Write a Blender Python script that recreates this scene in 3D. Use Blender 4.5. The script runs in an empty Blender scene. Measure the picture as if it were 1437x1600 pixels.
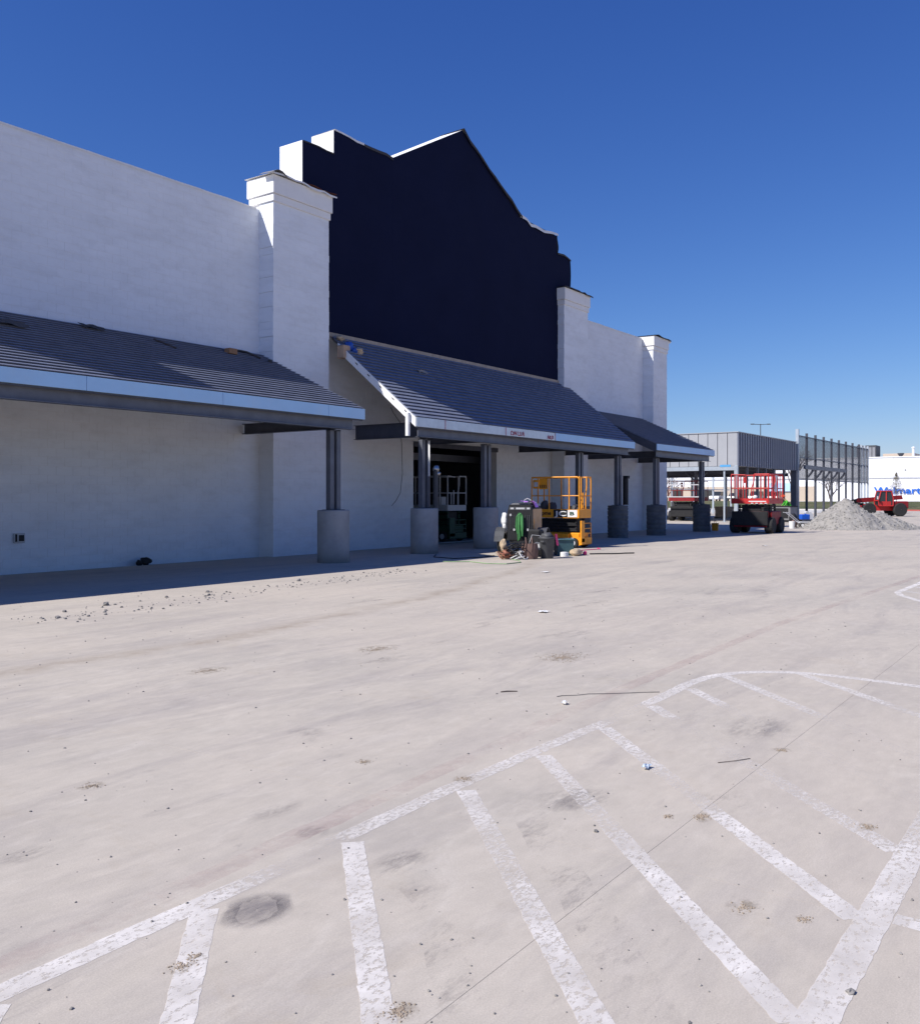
import bpy, math, random
from mathutils import Vector, Matrix, noise as mn
random.seed(7)
scene = bpy.context.scene
COL = scene.collection
R = math.radians

# ------------------------------------------------------------------ camera, sky, sun, exposure
cam_d = bpy.data.cameras.new("camera"); cam = bpy.data.objects.new("camera", cam_d); COL.objects.link(cam)
cam.location = (0, 0, 1.6); cam.rotation_euler = (R(90), 0, R(-54.763))
cam_d.sensor_fit = 'HORIZONTAL'; cam_d.sensor_width = 36; cam_d.lens = 36.05; cam_d.shift_y = -23 / 1437
cam_d.clip_start = 0.05; cam_d.clip_end = 3000
scene.camera = cam
SUN = Vector((-2.1, 1.0, 2.2)).normalized()          # towards the sun
world = bpy.data.worlds.new("World"); scene.world = world; world.use_nodes = True
wn = world.node_tree.nodes; wn.clear()
sky = wn.new('ShaderNodeTexSky'); sky.sky_type = 'NISHITA'; sky.sun_disc = False
sky.sun_elevation = math.asin(SUN.z); sky.sun_rotation = math.atan2(SUN.x, SUN.y)
sky.altitude = 300; sky.air_density = 1.0; sky.dust_density = 0.25; sky.ozone_density = 3.0
bg = wn.new('ShaderNodeBackground'); bg.inputs[1].default_value = 0.12
wo = wn.new('ShaderNodeOutputWorld')
wl_ = world.node_tree.links                       # deepen the blue of the clear sky evenly, channel by channel
sc_ = wn.new('ShaderNodeVectorMath'); sc_.operation = 'SCALE'; sc_.inputs['Scale'].default_value = 0.138; wl_.new(sky.outputs[0], sc_.inputs[0])
sp_ = wn.new('ShaderNodeSeparateXYZ'); wl_.new(sc_.outputs[0], sp_.inputs[0]); cb_ = wn.new('ShaderNodeCombineXYZ')
for i_, (p_, k_) in enumerate(((1.37, 0.557), (1.147, 0.578), (0.81, 0.79))):
    pw = wn.new('ShaderNodeMath'); pw.operation = 'POWER'; pw.inputs[1].default_value = p_; wl_.new(sp_.outputs[i_], pw.inputs[0])
    ml = wn.new('ShaderNodeMath'); ml.operation = 'MULTIPLY'; ml.inputs[1].default_value = k_ / 0.138; wl_.new(pw.outputs[0], ml.inputs[0]); wl_.new(ml.outputs[0], cb_.inputs[i_])
wl_.new(cb_.outputs[0], bg.inputs[0]); wl_.new(bg.outputs[0], wo.inputs[0])
sl = bpy.data.lights.new("sun", 'SUN'); sl.energy = 5.0; sl.angle = R(0.5); sl.color = (1.0, 0.955, 0.90)
so = bpy.data.objects.new("sun", sl); COL.objects.link(so)
so.rotation_euler = SUN.to_track_quat('Z', 'Y').to_euler(); so.location = (-20, 20, 40)
scene.view_settings.view_transform = 'Standard'; scene.view_settings.look = 'None'
scene.view_settings.exposure = 0.2; scene.view_settings.gamma = 1.0
scene.view_settings.use_curve_mapping = False
scene.cycles.max_bounces = 6; scene.cycles.transparent_max_bounces = 12
scene.cycles.caustics_reflective = False; scene.cycles.caustics_refractive = False

# ------------------------------------------------------------------ materials
M = {}
def mat(name, col, rough=0.7, var=0.12, scale=3.0, bump=0.0, bscale=60.0, metal=0.0, spec=0.3, stretch=None, dirt=None, dirt_amt=0.0, dirt_scale=1.2):
    m = bpy.data.materials.new(name); m.use_nodes = True
    nt = m.node_tree; n = nt.nodes; L = nt.links
    b = n['Principled BSDF']; b.inputs['Roughness'].default_value = rough; b.inputs['Metallic'].default_value = metal
    b.inputs['Specular IOR Level'].default_value = spec
    tc = n.new('ShaderNodeTexCoord'); src = tc.outputs['Object']
    if stretch:
        mp = n.new('ShaderNodeMapping'); mp.inputs['Scale'].default_value = stretch; L.new(src, mp.inputs[0]); src = mp.outputs[0]
    nz = n.new('ShaderNodeTexNoise'); nz.inputs['Scale'].default_value = scale; nz.inputs['Detail'].default_value = 6; nz.inputs['Roughness'].default_value = 0.65
    L.new(src, nz.inputs['Vector'])
    mr = n.new('ShaderNodeMapRange'); mr.inputs[1].default_value = 0.3; mr.inputs[2].default_value = 0.7
    mr.inputs[3].default_value = 1 - var; mr.inputs[4].default_value = 1 + var; L.new(nz.outputs['Fac'], mr.inputs[0])
    mul = n.new('ShaderNodeVectorMath'); mul.operation = 'SCALE'; mul.inputs[0].default_value = col[:3]
    L.new(mr.outputs[0], mul.inputs['Scale']); out = mul.outputs[0]
    if dirt:
        d = n.new('ShaderNodeTexNoise'); d.inputs['Scale'].default_value = dirt_scale; d.inputs['Detail'].default_value = 8; d.inputs['Roughness'].default_value = 0.7
        L.new(src, d.inputs['Vector'])
        dr = n.new('ShaderNodeMapRange'); dr.inputs[1].default_value = 0.48; dr.inputs[2].default_value = 0.72; dr.inputs[4].default_value = dirt_amt
        L.new(d.outputs['Fac'], dr.inputs[0])
        mx = n.new('ShaderNodeMix'); mx.data_type = 'RGBA'; L.new(dr.outputs[0], mx.inputs[0]); L.new(out, mx.inputs[6])
        mx.inputs[7].default_value = (*dirt, 1); out = mx.outputs[2]
    L.new(out, b.inputs['Base Color'])
    if bump:
        bn = n.new('ShaderNodeTexNoise'); bn.inputs['Scale'].default_value = bscale; bn.inputs['Detail'].default_value = 4; L.new(src, bn.inputs['Vector'])
        bp = n.new('ShaderNodeBump'); bp.inputs['Strength'].default_value = bump; bp.inputs['Distance'].default_value = 0.01
        L.new(bn.outputs['Fac'], bp.inputs['Height']); L.new(bp.outputs[0], b.inputs['Normal'])
    M[name] = m; return m
mat('white_block', (0.775, 0.80, 0.83), 0.85, 0.05, 0.9, 0.3, 30, dirt=(0.58, 0.585, 0.59), dirt_amt=0.42, dirt_scale=1.9, stretch=(0.7, 0.7, 1.9))
mat('joint_paint', (0.76, 0.75, 0.74), 0.9, 0.05)
mat('white_trim', (0.80, 0.79, 0.77), 0.75, 0.04, 2.0, 0.1, 40)
mat('navy', (0.0062, 0.0092, 0.034), 0.85, 0.12, 0.5, 0.4, 45, spec=0.12, dirt=(0.009, 0.012, 0.038), dirt_amt=0.5, dirt_scale=.8)
mat('bright_white', (0.82, 0.82, 0.81), 0.7, 0.04, 2.0, 0.1, 20)
mat('membrane_dark', (0.055, 0.05, 0.05), 0.7, 0.3, 4)
mat('membrane_rust', (0.20, 0.075, 0.045), 0.8, 0.4, 5)
mat('membrane_white', (0.78, 0.77, 0.75), 0.55, 0.1, 3)
mat('tile', (0.178, 0.20, 0.272), 0.6, 0.16, 2.5, 0.15, 60, spec=0.3, dirt=(0.25, 0.27, 0.32), dirt_amt=0.4, dirt_scale=3.0)
mat('fascia_blue', (0.37, 0.60, 0.86), 0.45, 0.05, 1.2, 0.0, spec=0.5, dirt=(0.5, 0.62, 0.76), dirt_amt=0.3, dirt_scale=2)
mat('galv', (0.56, 0.61, 0.66), 0.38, 0.12, 2.2, 0.05, 20, metal=0.35, dirt=(0.42, 0.46, 0.52), dirt_amt=0.5, dirt_scale=3)
mat('galv_post', (0.42, 0.47, 0.52), 0.45, 0.1, 2.2, metal=0.3)
mat('steel_dark', (0.075, 0.08, 0.10), 0.55, 0.2, 3, 0.1, 30, metal=0.2)
mat('steel_gray', (0.13, 0.14, 0.17), 0.5, 0.15, 3, 0.1, 30, metal=0.3)
mat('pier_concrete', (0.36, 0.36, 0.355), 0.9, 0.15, 2.0, 0.4, 40, dirt=(0.24, 0.24, 0.25), dirt_amt=0.5, dirt_scale=2.5)
mat('pier_form', (0.115, 0.12, 0.125), 0.85, 0.25, 3.0, 0.3, 40, dirt=(0.2, 0.19, 0.17), dirt_amt=0.5, dirt_scale=4)
mat('tan_wood', (0.38, 0.32, 0.26), 0.85, 0.2, 6, 0.2, 40)
mat('soffit', (0.10, 0.10, 0.11), 0.85, 0.2, 2)
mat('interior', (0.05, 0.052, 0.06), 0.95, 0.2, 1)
mat('clad_gray', (0.22, 0.235, 0.285), 0.5, 0.06, 1.0, spec=0.4)
mat('clad_light', (0.37, 0.38, 0.40), 0.5, 0.05, 1.0, spec=0.4)
mat('yellow', (0.80, 0.315, 0.014), 0.45, 0.10, 5, spec=0.4, dirt=(0.25, 0.13, 0.03), dirt_amt=0.35, dirt_scale=6)
mat('red', (0.52, 0.030, 0.030), 0.5, 0.15, 5, spec=0.35, dirt=(0.16, 0.03, 0.03), dirt_amt=0.4, dirt_scale=5)
mat('maroon', (0.22, 0.015, 0.02), 0.55, 0.2, 5)
mat('black', (0.018, 0.018, 0.02), 0.6, 0.3, 5)
mat('rubber', (0.03, 0.03, 0.031), 0.85, 0.3, 8, 0.3, 30)
mat('dark_gray', (0.07, 0.072, 0.078), 0.6, 0.2, 5)
mat('mid_gray', (0.22, 0.22, 0.23), 0.6, 0.15, 4)
mat('light_gray', (0.52, 0.52, 0.53), 0.55, 0.12, 4)
mat('chrome', (0.45, 0.45, 0.46), 0.35, 0.05, 4, metal=1.0)
mat('green_hose', (0.075, 0.26, 0.085), 0.55, 0.2, 10)
mat('deep_green', (0.016, 0.06, 0.035), 0.5, 0.2, 5)
mat('pale_green_hose', (0.25, 0.36, 0.20), 0.6, 0.2, 10)
mat('violet_cloth', (0.60, 0.28, 0.80), 0.8, 0.15, 8)
mat('pink', (0.75, 0.05, 0.20), 0.6, 0.1, 8)
mat('brown_bag', (0.16, 0.10, 0.085), 0.85, 0.25, 10, 0.3, 80)
mat('tan_bag', (0.48, 0.37, 0.25), 0.9, 0.2, 10, 0.3, 80)
mat('copper', (0.33, 0.13, 0.085), 0.5, 0.25, 10)
mat('white_plastic', (0.75, 0.75, 0.74), 0.5, 0.06, 5)
mat('teal_tote', (0.055, 0.12, 0.14), 0.5, 0.2, 6)
mat('bronze_panel', (0.55, 0.32, 0.14), 0.45, 0.3, 5, dirt=(0.24, 0.20, 0.20), dirt_amt=0.75, dirt_scale=5)
mat('blue_paint', (0.012, 0.09, 0.50), 0.4, 0.1, 5)
mat('film_blue', (0.10, 0.34, 0.62), 0.5, 0.1, 2)
mat('sign_pale', (0.42, 0.60, 0.82), 0.5, 0.2, .4)
mat('pale_tape', (0.50, 0.58, 0.66), 0.6, 0.1, 4)
mat('sign_blue', (0.012, 0.115, 0.52), 0.5, 0.03, 2)
mat('big_white', (0.78, 0.79, 0.83), 0.8, 0.03, 0.2)
mat('big_tan', (0.48, 0.40, 0.32), 0.85, 0.06, 0.2)
mat('gravel', (0.30, 0.285, 0.265), 0.95, 0.2, 4, 0.8, 14, dirt=(0.22, 0.205, 0.19), dirt_amt=0.6, dirt_scale=2.5)
mat('heap_stone', (0.27, 0.26, 0.245), 0.95, 0.3, 4)
mat('pebble', (0.26, 0.245, 0.23), 0.95, 0.4, 4)
mat('joint_dust', (0.37, 0.33, 0.28), 0.95, 0.5, 2.0)
mat('sand', (0.34, 0.275, 0.21), 0.95, 0.3, 20, 0.4, 100)
mat('grass', (0.085, 0.095, 0.035), 0.95, 0.35, 0.5, 0.5, 3, dirt=(0.20, 0.16, 0.085), dirt_amt=0.75, dirt_scale=0.12)
mat('pale_paving', (0.56, 0.54, 0.51), 0.9, 0.08, 0.4)
mat('kerb_red', (0.42, 0.10, 0.09), 0.8, 0.2, 2)
mat('bark', (0.11, 0.09, 0.08), 0.9, 0.25, 5)
mat('needle', (0.15, 0.13, 0.09), 0.9, 0.4, 5)
mat('skin', (0.42, 0.24, 0.17), 0.6, 0.08, 10)
mat('hi_vis', (0.06, 0.42, 0.03), 0.7, 0.1, 8)
mat('denim', (0.03, 0.04, 0.07), 0.85, 0.2, 8)
mat('orange_hat', (0.70, 0.10, 0.02), 0.4, 0.05, 8)
mat('glass', (0.03, 0.035, 0.04), 0.08, 0.1, 3, spec=0.6)
mat('car_white', (0.6, 0.6, 0.62), 0.3, 0.03, 2, spec=0.5)
mat('car_dark', (0.03, 0.035, 0.045), 0.3, 0.05, 2, spec=0.5)
mat('car_silver', (0.3, 0.31, 0.33), 0.3, 0.05, 2, metal=0.4)
mat('marker_red', (0.42, 0.02, 0.08), 0.7, 0.1, 8)
mat('blue_wrap', (0.03, 0.10, 0.42), 0.5, 0.3, 6)
mat('cardboard', (0.46, 0.32, 0.22), 0.85, 0.15, 6)
mat('brick_orange', (0.35, 0.19, 0.10), 0.85, 0.2, 8)

def concrete(name='concrete', tint=1.0):
    m = bpy.data.materials.new(name); m.use_nodes = True; nt = m.node_tree; n = nt.nodes; L = nt.links
    b = n['Principled BSDF']; b.inputs['Roughness'].default_value = 0.88; b.inputs['Specular IOR Level'].default_value = 0.25
    g = n.new('ShaderNodeNewGeometry')
    def noise(scale, detail=6, rough=0.6, st=(1, 1, 1), off=0, dist=0.0):
        mp = n.new('ShaderNodeMapping'); mp.inputs['Scale'].default_value = st; mp.inputs['Location'].default_value = (off, off * 1.7, 0)
        L.new(g.outputs['Position'], mp.inputs[0])
        z = n.new('ShaderNodeTexNoise'); z.inputs['Scale'].default_value = scale; z.inputs['Detail'].default_value = detail
        z.inputs['Roughness'].default_value = rough; z.inputs['Distortion'].default_value = dist
        L.new(mp.outputs[0], z.inputs['Vector']); return z.outputs['Fac']
    def ramp(f, a, c, lo, hi):
        r = n.new('ShaderNodeMapRange'); r.inputs[1].default_value = a; r.inputs[2].default_value = c; r.inputs[3].default_value = lo; r.inputs[4].default_value = hi
        L.new(f, r.inputs[0]); return r.outputs[0]
    def mix(f, a, c):
        x = n.new('ShaderNodeMix'); x.data_type = 'RGBA'; L.new(f, x.inputs[0])
        if isinstance(a, tuple): x.inputs[6].default_value = (*a, 1)
        else: L.new(a, x.inputs[6])
        x.inputs[7].default_value = (*c, 1); return x.outputs[2]
    base = mix(ramp(noise(0.55, 8, 0.7), 0.32, 0.68, 0, 1), (0.520 * tint, 0.464 * tint, 0.394 * tint), (0.430 * tint, 0.389 * tint, 0.337 * tint))
    c = mix(ramp(noise(0.9, 8, 0.7, (0.35, 1.6, 1), 4.0, 0.8), 0.46, 0.68, 0, 0.68), base, (0.335, 0.302, 0.282))       # tyre greyness, streaked
    c = mix(ramp(noise(2.6, 10, 0.75, (0.5, 1.3, 1), 9.0, 1.2), 0.54, 0.72, 0, 0.55), c, (0.575, 0.525, 0.46))            # bleached spots
    c = mix(ramp(noise(1.3, 9, 0.75, (1, 0.7, 1), 21.0, 0.6), 0.57, 0.75, 0, 0.5), c, (0.40, 0.335, 0.255))                # brown dust
    c = mix(ramp(noise(3.2, 12, 0.8, (0.45, 2.2, 1), 33.0, 1.6), 0.575, 0.71, 0, 0.5), c, (0.25, 0.225, 0.215))          # scuffs
    c = mix(ramp(noise(0.16, 5, 0.6, (1, 1, 1), 50.0), 0.42, 0.66, 0, 0.5), c, (0.535, 0.468, 0.392))
    c = mix(ramp(noise(0.30, 6, 0.65, (0.5, 1.4, 1), 71.0), 0.52, 0.72, 0, 0.2), c, (0.38, 0.34, 0.315))
    # dust line where water runs in front of the store
    sx = n.new('ShaderNodeSeparateXYZ'); L.new(g.outputs['Position'], sx.inputs[0])
    wob = n.new('ShaderNodeMath'); wob.operation = 'MULTIPLY_ADD'; wob.inputs[1].default_value = 0.9; wob.inputs[2].default_value = -0.45
    L.new(noise(0.5, 4), wob.inputs[0])
    # v_line = 7.9 + 0.012*(u-3)^2 for u > 3
    du = n.new('ShaderNodeMath'); du.operation = 'SUBTRACT'; du.inputs[1].default_value = 4.0; L.new(sx.outputs[0], du.inputs[0])
    d2 = n.new('ShaderNodeMath'); d2.operation = 'POWER'; d2.inputs[1].default_value = 2.0; L.new(du.outputs[0], d2.inputs[0])
    ln = n.new('ShaderNodeMath'); ln.operation = 'MULTIPLY_ADD'; ln.inputs[1].default_value = 0.0145; ln.inputs[2].default_value = 8.15; L.new(d2.outputs[0], ln.inputs[0])
    dd = n.new('ShaderNodeMath'); dd.operation = 'SUBTRACT'; L.new(sx.outputs[1], dd.inputs[0]); L.new(ln.outputs[0], dd.inputs[1])
    d3 = n.new('ShaderNodeMath'); d3.operation = 'ADD'; L.new(dd.outputs[0], d3.inputs[0]); L.new(wob.outputs[0], d3.inputs[1])
    ab = n.new('ShaderNodeMath'); ab.operation = 'ABSOLUTE'; L.new(d3.outputs[0], ab.inputs[0])
    band = ramp(ab.outputs[0], 0.02, 0.32, 0.75, 0.0)
    grain = ramp(noise(2.0, 8, 0.75), 0.36, 0.62, 0, 1)
    bm_ = n.new('ShaderNodeMath'); bm_.operation = 'MULTIPLY'; L.new(band, bm_.inputs[0]); L.new(grain, bm_.inputs[1])
    c = mix(bm_.outputs[0], c, (0.33, 0.275, 0.22))
    fine = ramp(noise(150, 4, 0.75), 0.3, 0.7, 0.86, 1.14)
    mid = ramp(noise(7, 8, 0.75, (.7, 1.3, 1)), 0.3, 0.7, 0.92, 1.08)
    s = n.new('ShaderNodeVectorMath'); s.operation = 'SCALE'; L.new(c, s.inputs[0]); L.new(fine, s.inputs['Scale'])
    s2 = n.new('ShaderNodeVectorMath'); s2.operation = 'SCALE'; L.new(s.outputs[0], s2.inputs[0]); L.new(mid, s2.inputs['Scale'])
    L.new(s2.outputs[0], b.inputs['Base Color'])
    bp = n.new('ShaderNodeBump'); bp.inputs['Strength'].default_value = 0.14; bp.inputs['Distance'].default_value = 0.004
    L.new(noise(140, 5, 0.7), bp.inputs['Height']); L.new(bp.outputs[0], b.inputs['Normal'])
    M[name] = m
concrete('concrete')

def worn(name, col, rough=0.75, coarse=1.1, fine=26.0, soft=0.06, st=(1, 1, 1), attr='wear', alpha=1.0, cw=0.9, fw=0.75, radial=False):
    """paint or stain sheet worn through by noise; the object's own 'wear' value says how far"""
    m = bpy.data.materials.new(name); m.use_nodes = True; nt = m.node_tree; n = nt.nodes; L = nt.links
    b = n['Principled BSDF']; b.inputs['Roughness'].default_value = rough; b.inputs['Base Color'].default_value = (*col, 1)
    g = n.new('ShaderNodeNewGeometry'); mp = n.new('ShaderNodeMapping'); mp.inputs['Scale'].default_value = st; L.new(g.outputs['Position'], mp.inputs[0])
    def nz(s, d, r):
        z = n.new('ShaderNodeTexNoise'); z.inputs['Scale'].default_value = s; z.inputs['Detail'].default_value = d; z.inputs['Roughness'].default_value = r
        L.new(mp.outputs[0], z.inputs['Vector']); return z.outputs['Fac']
    a = n.new('ShaderNodeMath'); a.operation = 'MULTIPLY_ADD'; a.inputs[1].default_value = cw; L.new(nz(coarse, 4, 0.6), a.inputs[0])
    f = n.new('ShaderNodeMath'); f.operation = 'MULTIPLY_ADD'; f.inputs[1].default_value = fw; f.inputs[2].default_value = 0.825 - .5 * (cw + fw); L.new(nz(fine, 8, 0.75), f.inputs[0]); L.new(f.outputs[0], a.inputs[2])
    at = n.new('ShaderNodeAttribute'); at.attribute_type = 'OBJECT'; at.attribute_name = attr
    d = n.new('ShaderNodeMath'); d.operation = 'SUBTRACT'; L.new(a.outputs[0], d.inputs[0]); L.new(at.outputs['Fac'], d.inputs[1])
    r = n.new('ShaderNodeMapRange'); r.inputs[1].default_value = 0.0; r.inputs[2].default_value = soft; r.inputs[4].default_value = alpha; L.new(d.outputs[0], r.inputs[0])
    fac = r.outputs[0]
    if radial:
        tc = n.new('ShaderNodeTexCoord'); sb = n.new('ShaderNodeVectorMath'); sb.operation = 'SUBTRACT'; sb.inputs[1].default_value = (.5, .5, 0); L.new(tc.outputs['Generated'], sb.inputs[0])
        fl = n.new('ShaderNodeVectorMath'); fl.operation = 'MULTIPLY'; fl.inputs[1].default_value = (2, 2, 0); L.new(sb.outputs[0], fl.inputs[0])
        ln = n.new('ShaderNodeVectorMath'); ln.operation = 'LENGTH'; L.new(fl.outputs[0], ln.inputs[0])
        rr = n.new('ShaderNodeMapRange'); rr.interpolation_type = 'SMOOTHSTEP'; rr.inputs[1].default_value = 1.0; rr.inputs[2].default_value = 0.25; L.new(ln.outputs['Value'], rr.inputs[0])
        mm = n.new('ShaderNodeMath'); mm.operation = 'MULTIPLY'; L.new(fac, mm.inputs[0]); L.new(rr.outputs[0], mm.inputs[1]); fac = mm.outputs[0]
    t = n.new('ShaderNodeBsdfTransparent'); mx = n.new('ShaderNodeMixShader'); L.new(fac, mx.inputs[0]); L.new(t.outputs[0], mx.inputs[1]); L.new(b.outputs[0], mx.inputs[2])
    L.new(mx.outputs[0], n['Material Output'].inputs[0]); M[name] = m
def lane_paint():
    """thermoplastic line: flaked in small chips, with a vertex value 'op' for how much paint is left"""
    m = bpy.data.materials.new('lane_paint'); m.use_nodes = True; n = m.node_tree.nodes; L = m.node_tree.links; b = n['Principled BSDF']; b.inputs['Roughness'].default_value = .8
    g = n.new('ShaderNodeNewGeometry')
    def nz(sc, d, r, st):
        mp = n.new('ShaderNodeMapping'); mp.inputs['Scale'].default_value = st; L.new(g.outputs['Position'], mp.inputs[0])
        z = n.new('ShaderNodeTexNoise'); z.inputs['Scale'].default_value = sc; z.inputs['Detail'].default_value = d; z.inputs['Roughness'].default_value = r; L.new(mp.outputs[0], z.inputs['Vector']); return z.outputs['Fac']
    def mr(f, a0, a1, b0, b1):
        x = n.new('ShaderNodeMapRange'); x.inputs[1].default_value = a0; x.inputs[2].default_value = a1; x.inputs[3].default_value = b0; x.inputs[4].default_value = b1; L.new(f, x.inputs[0]); return x.outputs[0]
    def mul(p, q_):
        x = n.new('ShaderNodeMath'); x.operation = 'MULTIPLY'; L.new(p, x.inputs[0]); L.new(q_, x.inputs[1]); return x.outputs[0]
    at = n.new('ShaderNodeAttribute'); at.attribute_name = 'op'
    th = mr(at.outputs['Fac'], 0, 1, .60, .395)                       # little paint left: only the highest chips survive
    d = n.new('ShaderNodeMath'); d.operation = 'SUBTRACT'; L.new(nz(26, 9, .78, (1, 1.5, 1)), d.inputs[0]); L.new(th, d.inputs[1])
    chips = mr(d.outputs[0], -.02, .04, .20, 1.0)
    big = mr(nz(3.2, 5, .6, (1, 1, 1)), .32, .68, .62, 1.12)
    pw_ = n.new('ShaderNodeMath'); pw_.operation = 'POWER'; pw_.inputs[1].default_value = .55; L.new(at.outputs['Fac'], pw_.inputs[0])
    al = mul(mul(pw_.outputs[0], chips), big)
    col = mr(nz(9, 6, .7, (1, 1, 1)), .3, .7, .68, .80); cc = n.new('ShaderNodeCombineXYZ'); L.new(col, cc.inputs[0])
    for i, k in ((1, .94), (2, .88)):
        x = n.new('ShaderNodeMath'); x.operation = 'MULTIPLY'; x.inputs[1].default_value = k; L.new(col, x.inputs[0]); L.new(x.outputs[0], cc.inputs[i])
    L.new(cc.outputs[0], b.inputs['Base Color'])
    cl_ = n.new('ShaderNodeClamp'); L.new(al, cl_.inputs[0]); t = n.new('ShaderNodeBsdfTransparent'); mx = n.new('ShaderNodeMixShader')
    L.new(cl_.outputs[0], mx.inputs[0]); L.new(t.outputs[0], mx.inputs[1]); L.new(b.outputs[0], mx.inputs[2]); L.new(mx.outputs[0], n['Material Output'].inputs[0]); M['lane_paint'] = m
lane_paint()
worn('fire_paint', (0.48, 0.27, 0.27), soft=0.6, fine=20, alpha=0.27)
worn('scuff', (0.20, 0.18, 0.19), coarse=3.0, fine=22, soft=0.40, alpha=0.55, st=(0.6, 1.8, 1), radial=True)
worn('dust', (0.33, 0.275, 0.205), coarse=12.0, fine=60, soft=0.25, alpha=0.6, radial=True, cw=1.1, fw=1.0)

# ------------------------------------------------------------------ mesh helpers
ORG = {}
class MB:
    def __init__(s): s.v = []; s.f = []; s.m = []; s.mi = 0; s.sm = False
    def add(s, vs, fs):
        o = len(s.v); s.v += [tuple(p) for p in vs]; s.f += [tuple(i + o for i in f) for f in fs]; s.m += [s.mi] * len(fs); return s
    def box(s, x0, y0, z0, x1, y1, z1):
        x0, x1 = min(x0, x1), max(x0, x1); y0, y1 = min(y0, y1), max(y0, y1); z0, z1 = min(z0, z1), max(z0, z1)
        return s.add([(x0, y0, z0), (x1, y0, z0), (x1, y1, z0), (x0, y1, z0), (x0, y0, z1), (x1, y0, z1), (x1, y1, z1), (x0, y1, z1)],
                     [(3, 2, 1, 0), (4, 5, 6, 7), (0, 1, 5, 4), (1, 2, 6, 5), (2, 3, 7, 6), (3, 0, 4, 7)])
    def rbox(s, x0, y0, z0, x1, y1, z1, b=0.02):
        """box with chamfered edges"""
        cx, cy, cz = (x0 + x1) / 2, (y0 + y1) / 2, (z0 + z1) / 2; hx, hy, hz = abs(x1 - x0) / 2, abs(y1 - y0) / 2, abs(z1 - z0) / 2
        b = min(b, hx * .9, hy * .9, hz * .9); vs = []; idx = {}
        for sx in (-1, 1):
            for sy in (-1, 1):
                for sz in (-1, 1):
                    for k in range(3):
                        p = [hx - (b if k != 0 else 0), hy - (b if k != 1 else 0), hz - (b if k != 2 else 0)]
                        idx[(sx, sy, sz, k)] = len(vs); vs.append((cx + sx * p[0], cy + sy * p[1], cz + sz * p[2]))
        fs = []
        for k in range(3):
            for sg in (-1, 1):
                a, c = [i for i in range(3) if i != k]; q = []
                for (sa, sc) in ((-1, -1), (1, -1), (1, 1), (-1, 1)):
                    t = [0, 0, 0]; t[k] = sg; t[a] = sa; t[c] = sc; q.append(idx[(*t, k)])
                fs.append(tuple(q))
        for k in range(3):
            a, c = [i for i in range(3) if i != k]
            for sa in (-1, 1):
                for sc in (-1, 1):
                    t0 = [0, 0, 0]; t0[k] = -1; t0[a] = sa; t0[c] = sc; t1 = list(t0); t1[k] = 1
                    fs.append((idx[(*t0, a)], idx[(*t1, a)], idx[(*t1, c)], idx[(*t0, c)]))
        for sx in (-1, 1):
            for sy in (-1, 1):
                for sz in (-1, 1): fs.append(tuple(idx[(sx, sy, sz, k)] for k in range(3)))
        return s.add(vs, fs)
    def tube(s, p0, p1, r, n=8, r1=None): return s.path([p0, p1], [r, r if r1 is None else r1], n)
    def path(s, pts, r, n=6, cap=True):
        pts = [Vector(p) for p in pts]; k = len(pts); rr = r if isinstance(r, (list, tuple)) else [r] * k
        d0 = (pts[1] - pts[0]).normalized(); up = Vector((0, 0, 1)) if abs(d0.z) < 0.95 else Vector((1, 0, 0)); a = d0.cross(up).normalized()
        vs = []
        for i, p in enumerate(pts):
            d = (pts[min(i + 1, k - 1)] - pts[max(i - 1, 0)])
            d = d.normalized() if d.length > 1e-9 else d0
            a = a - d * a.dot(d); a = a.normalized() if a.length > 1e-6 else d.orthogonal().normalized(); b = d.cross(a)
            for j in range(n):
                t = 2 * math.pi * j / n; vs.append(p + (a * math.cos(t) + b * math.sin(t)) * rr[i])
        fs = [(i * n + j, i * n + (j + 1) % n, (i + 1) * n + (j + 1) % n, (i + 1) * n + j) for i in range(k - 1) for j in range(n)]
        if cap: fs += [tuple(range(n))[::-1], tuple((k - 1) * n + j for j in range(n))]
        return s.add(vs, fs)
    def lathe(s, prof, c=(0, 0, 0), n=24, ax='z', cap=True):
        vs = []
        for (r, h) in prof:
            for j in range(n):
                t = 2 * math.pi * j / n; x, y = r * math.cos(t), r * math.sin(t)
                p = (x, y, h) if ax == 'z' else ((h, x, y) if ax == 'x' else (x, h, y)); vs.append((c[0] + p[0], c[1] + p[1], c[2] + p[2]))
        k = len(prof); fs = [(i * n + j, i * n + (j + 1) % n, (i + 1) * n + (j + 1) % n, (i + 1) * n + j) for i in range(k - 1) for j in range(n)]
        if cap: fs += [tuple(range(n))[::-1], tuple((k - 1) * n + j for j in range(n))]
        return s.add(vs, fs)
    def prism(s, poly, ax, a, b):
        """extrude a 2-D outline along x, y or z between a and b"""
        def P(p, h): return (h, p[0], p[1]) if ax == 'x' else ((p[0], h, p[1]) if ax == 'y' else (p[0], p[1], h))
        k = len(poly); vs = [P(p, a) for p in poly] + [P(p, b) for p in poly]
        return s.add(vs, [tuple(range(k))[::-1], tuple(range(k, 2 * k))] + [(i, (i + 1) % k, k + (i + 1) % k, k + i) for i in range(k)])
    def sheet(s, poly, z): return s.add([(p[0], p[1], z) for p in poly], [tuple(range(len(poly)))])
    def grid(s, fn, nu, nv):
        vs = [fn(i / nu, j / nv) for j in range(nv + 1) for i in range(nu + 1)]
        return s.add(vs, [(j * (nu + 1) + i, j * (nu + 1) + i + 1, (j + 1) * (nu + 1) + i + 1, (j + 1) * (nu + 1) + i) for j in range(nv) for i in range(nu)])
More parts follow.
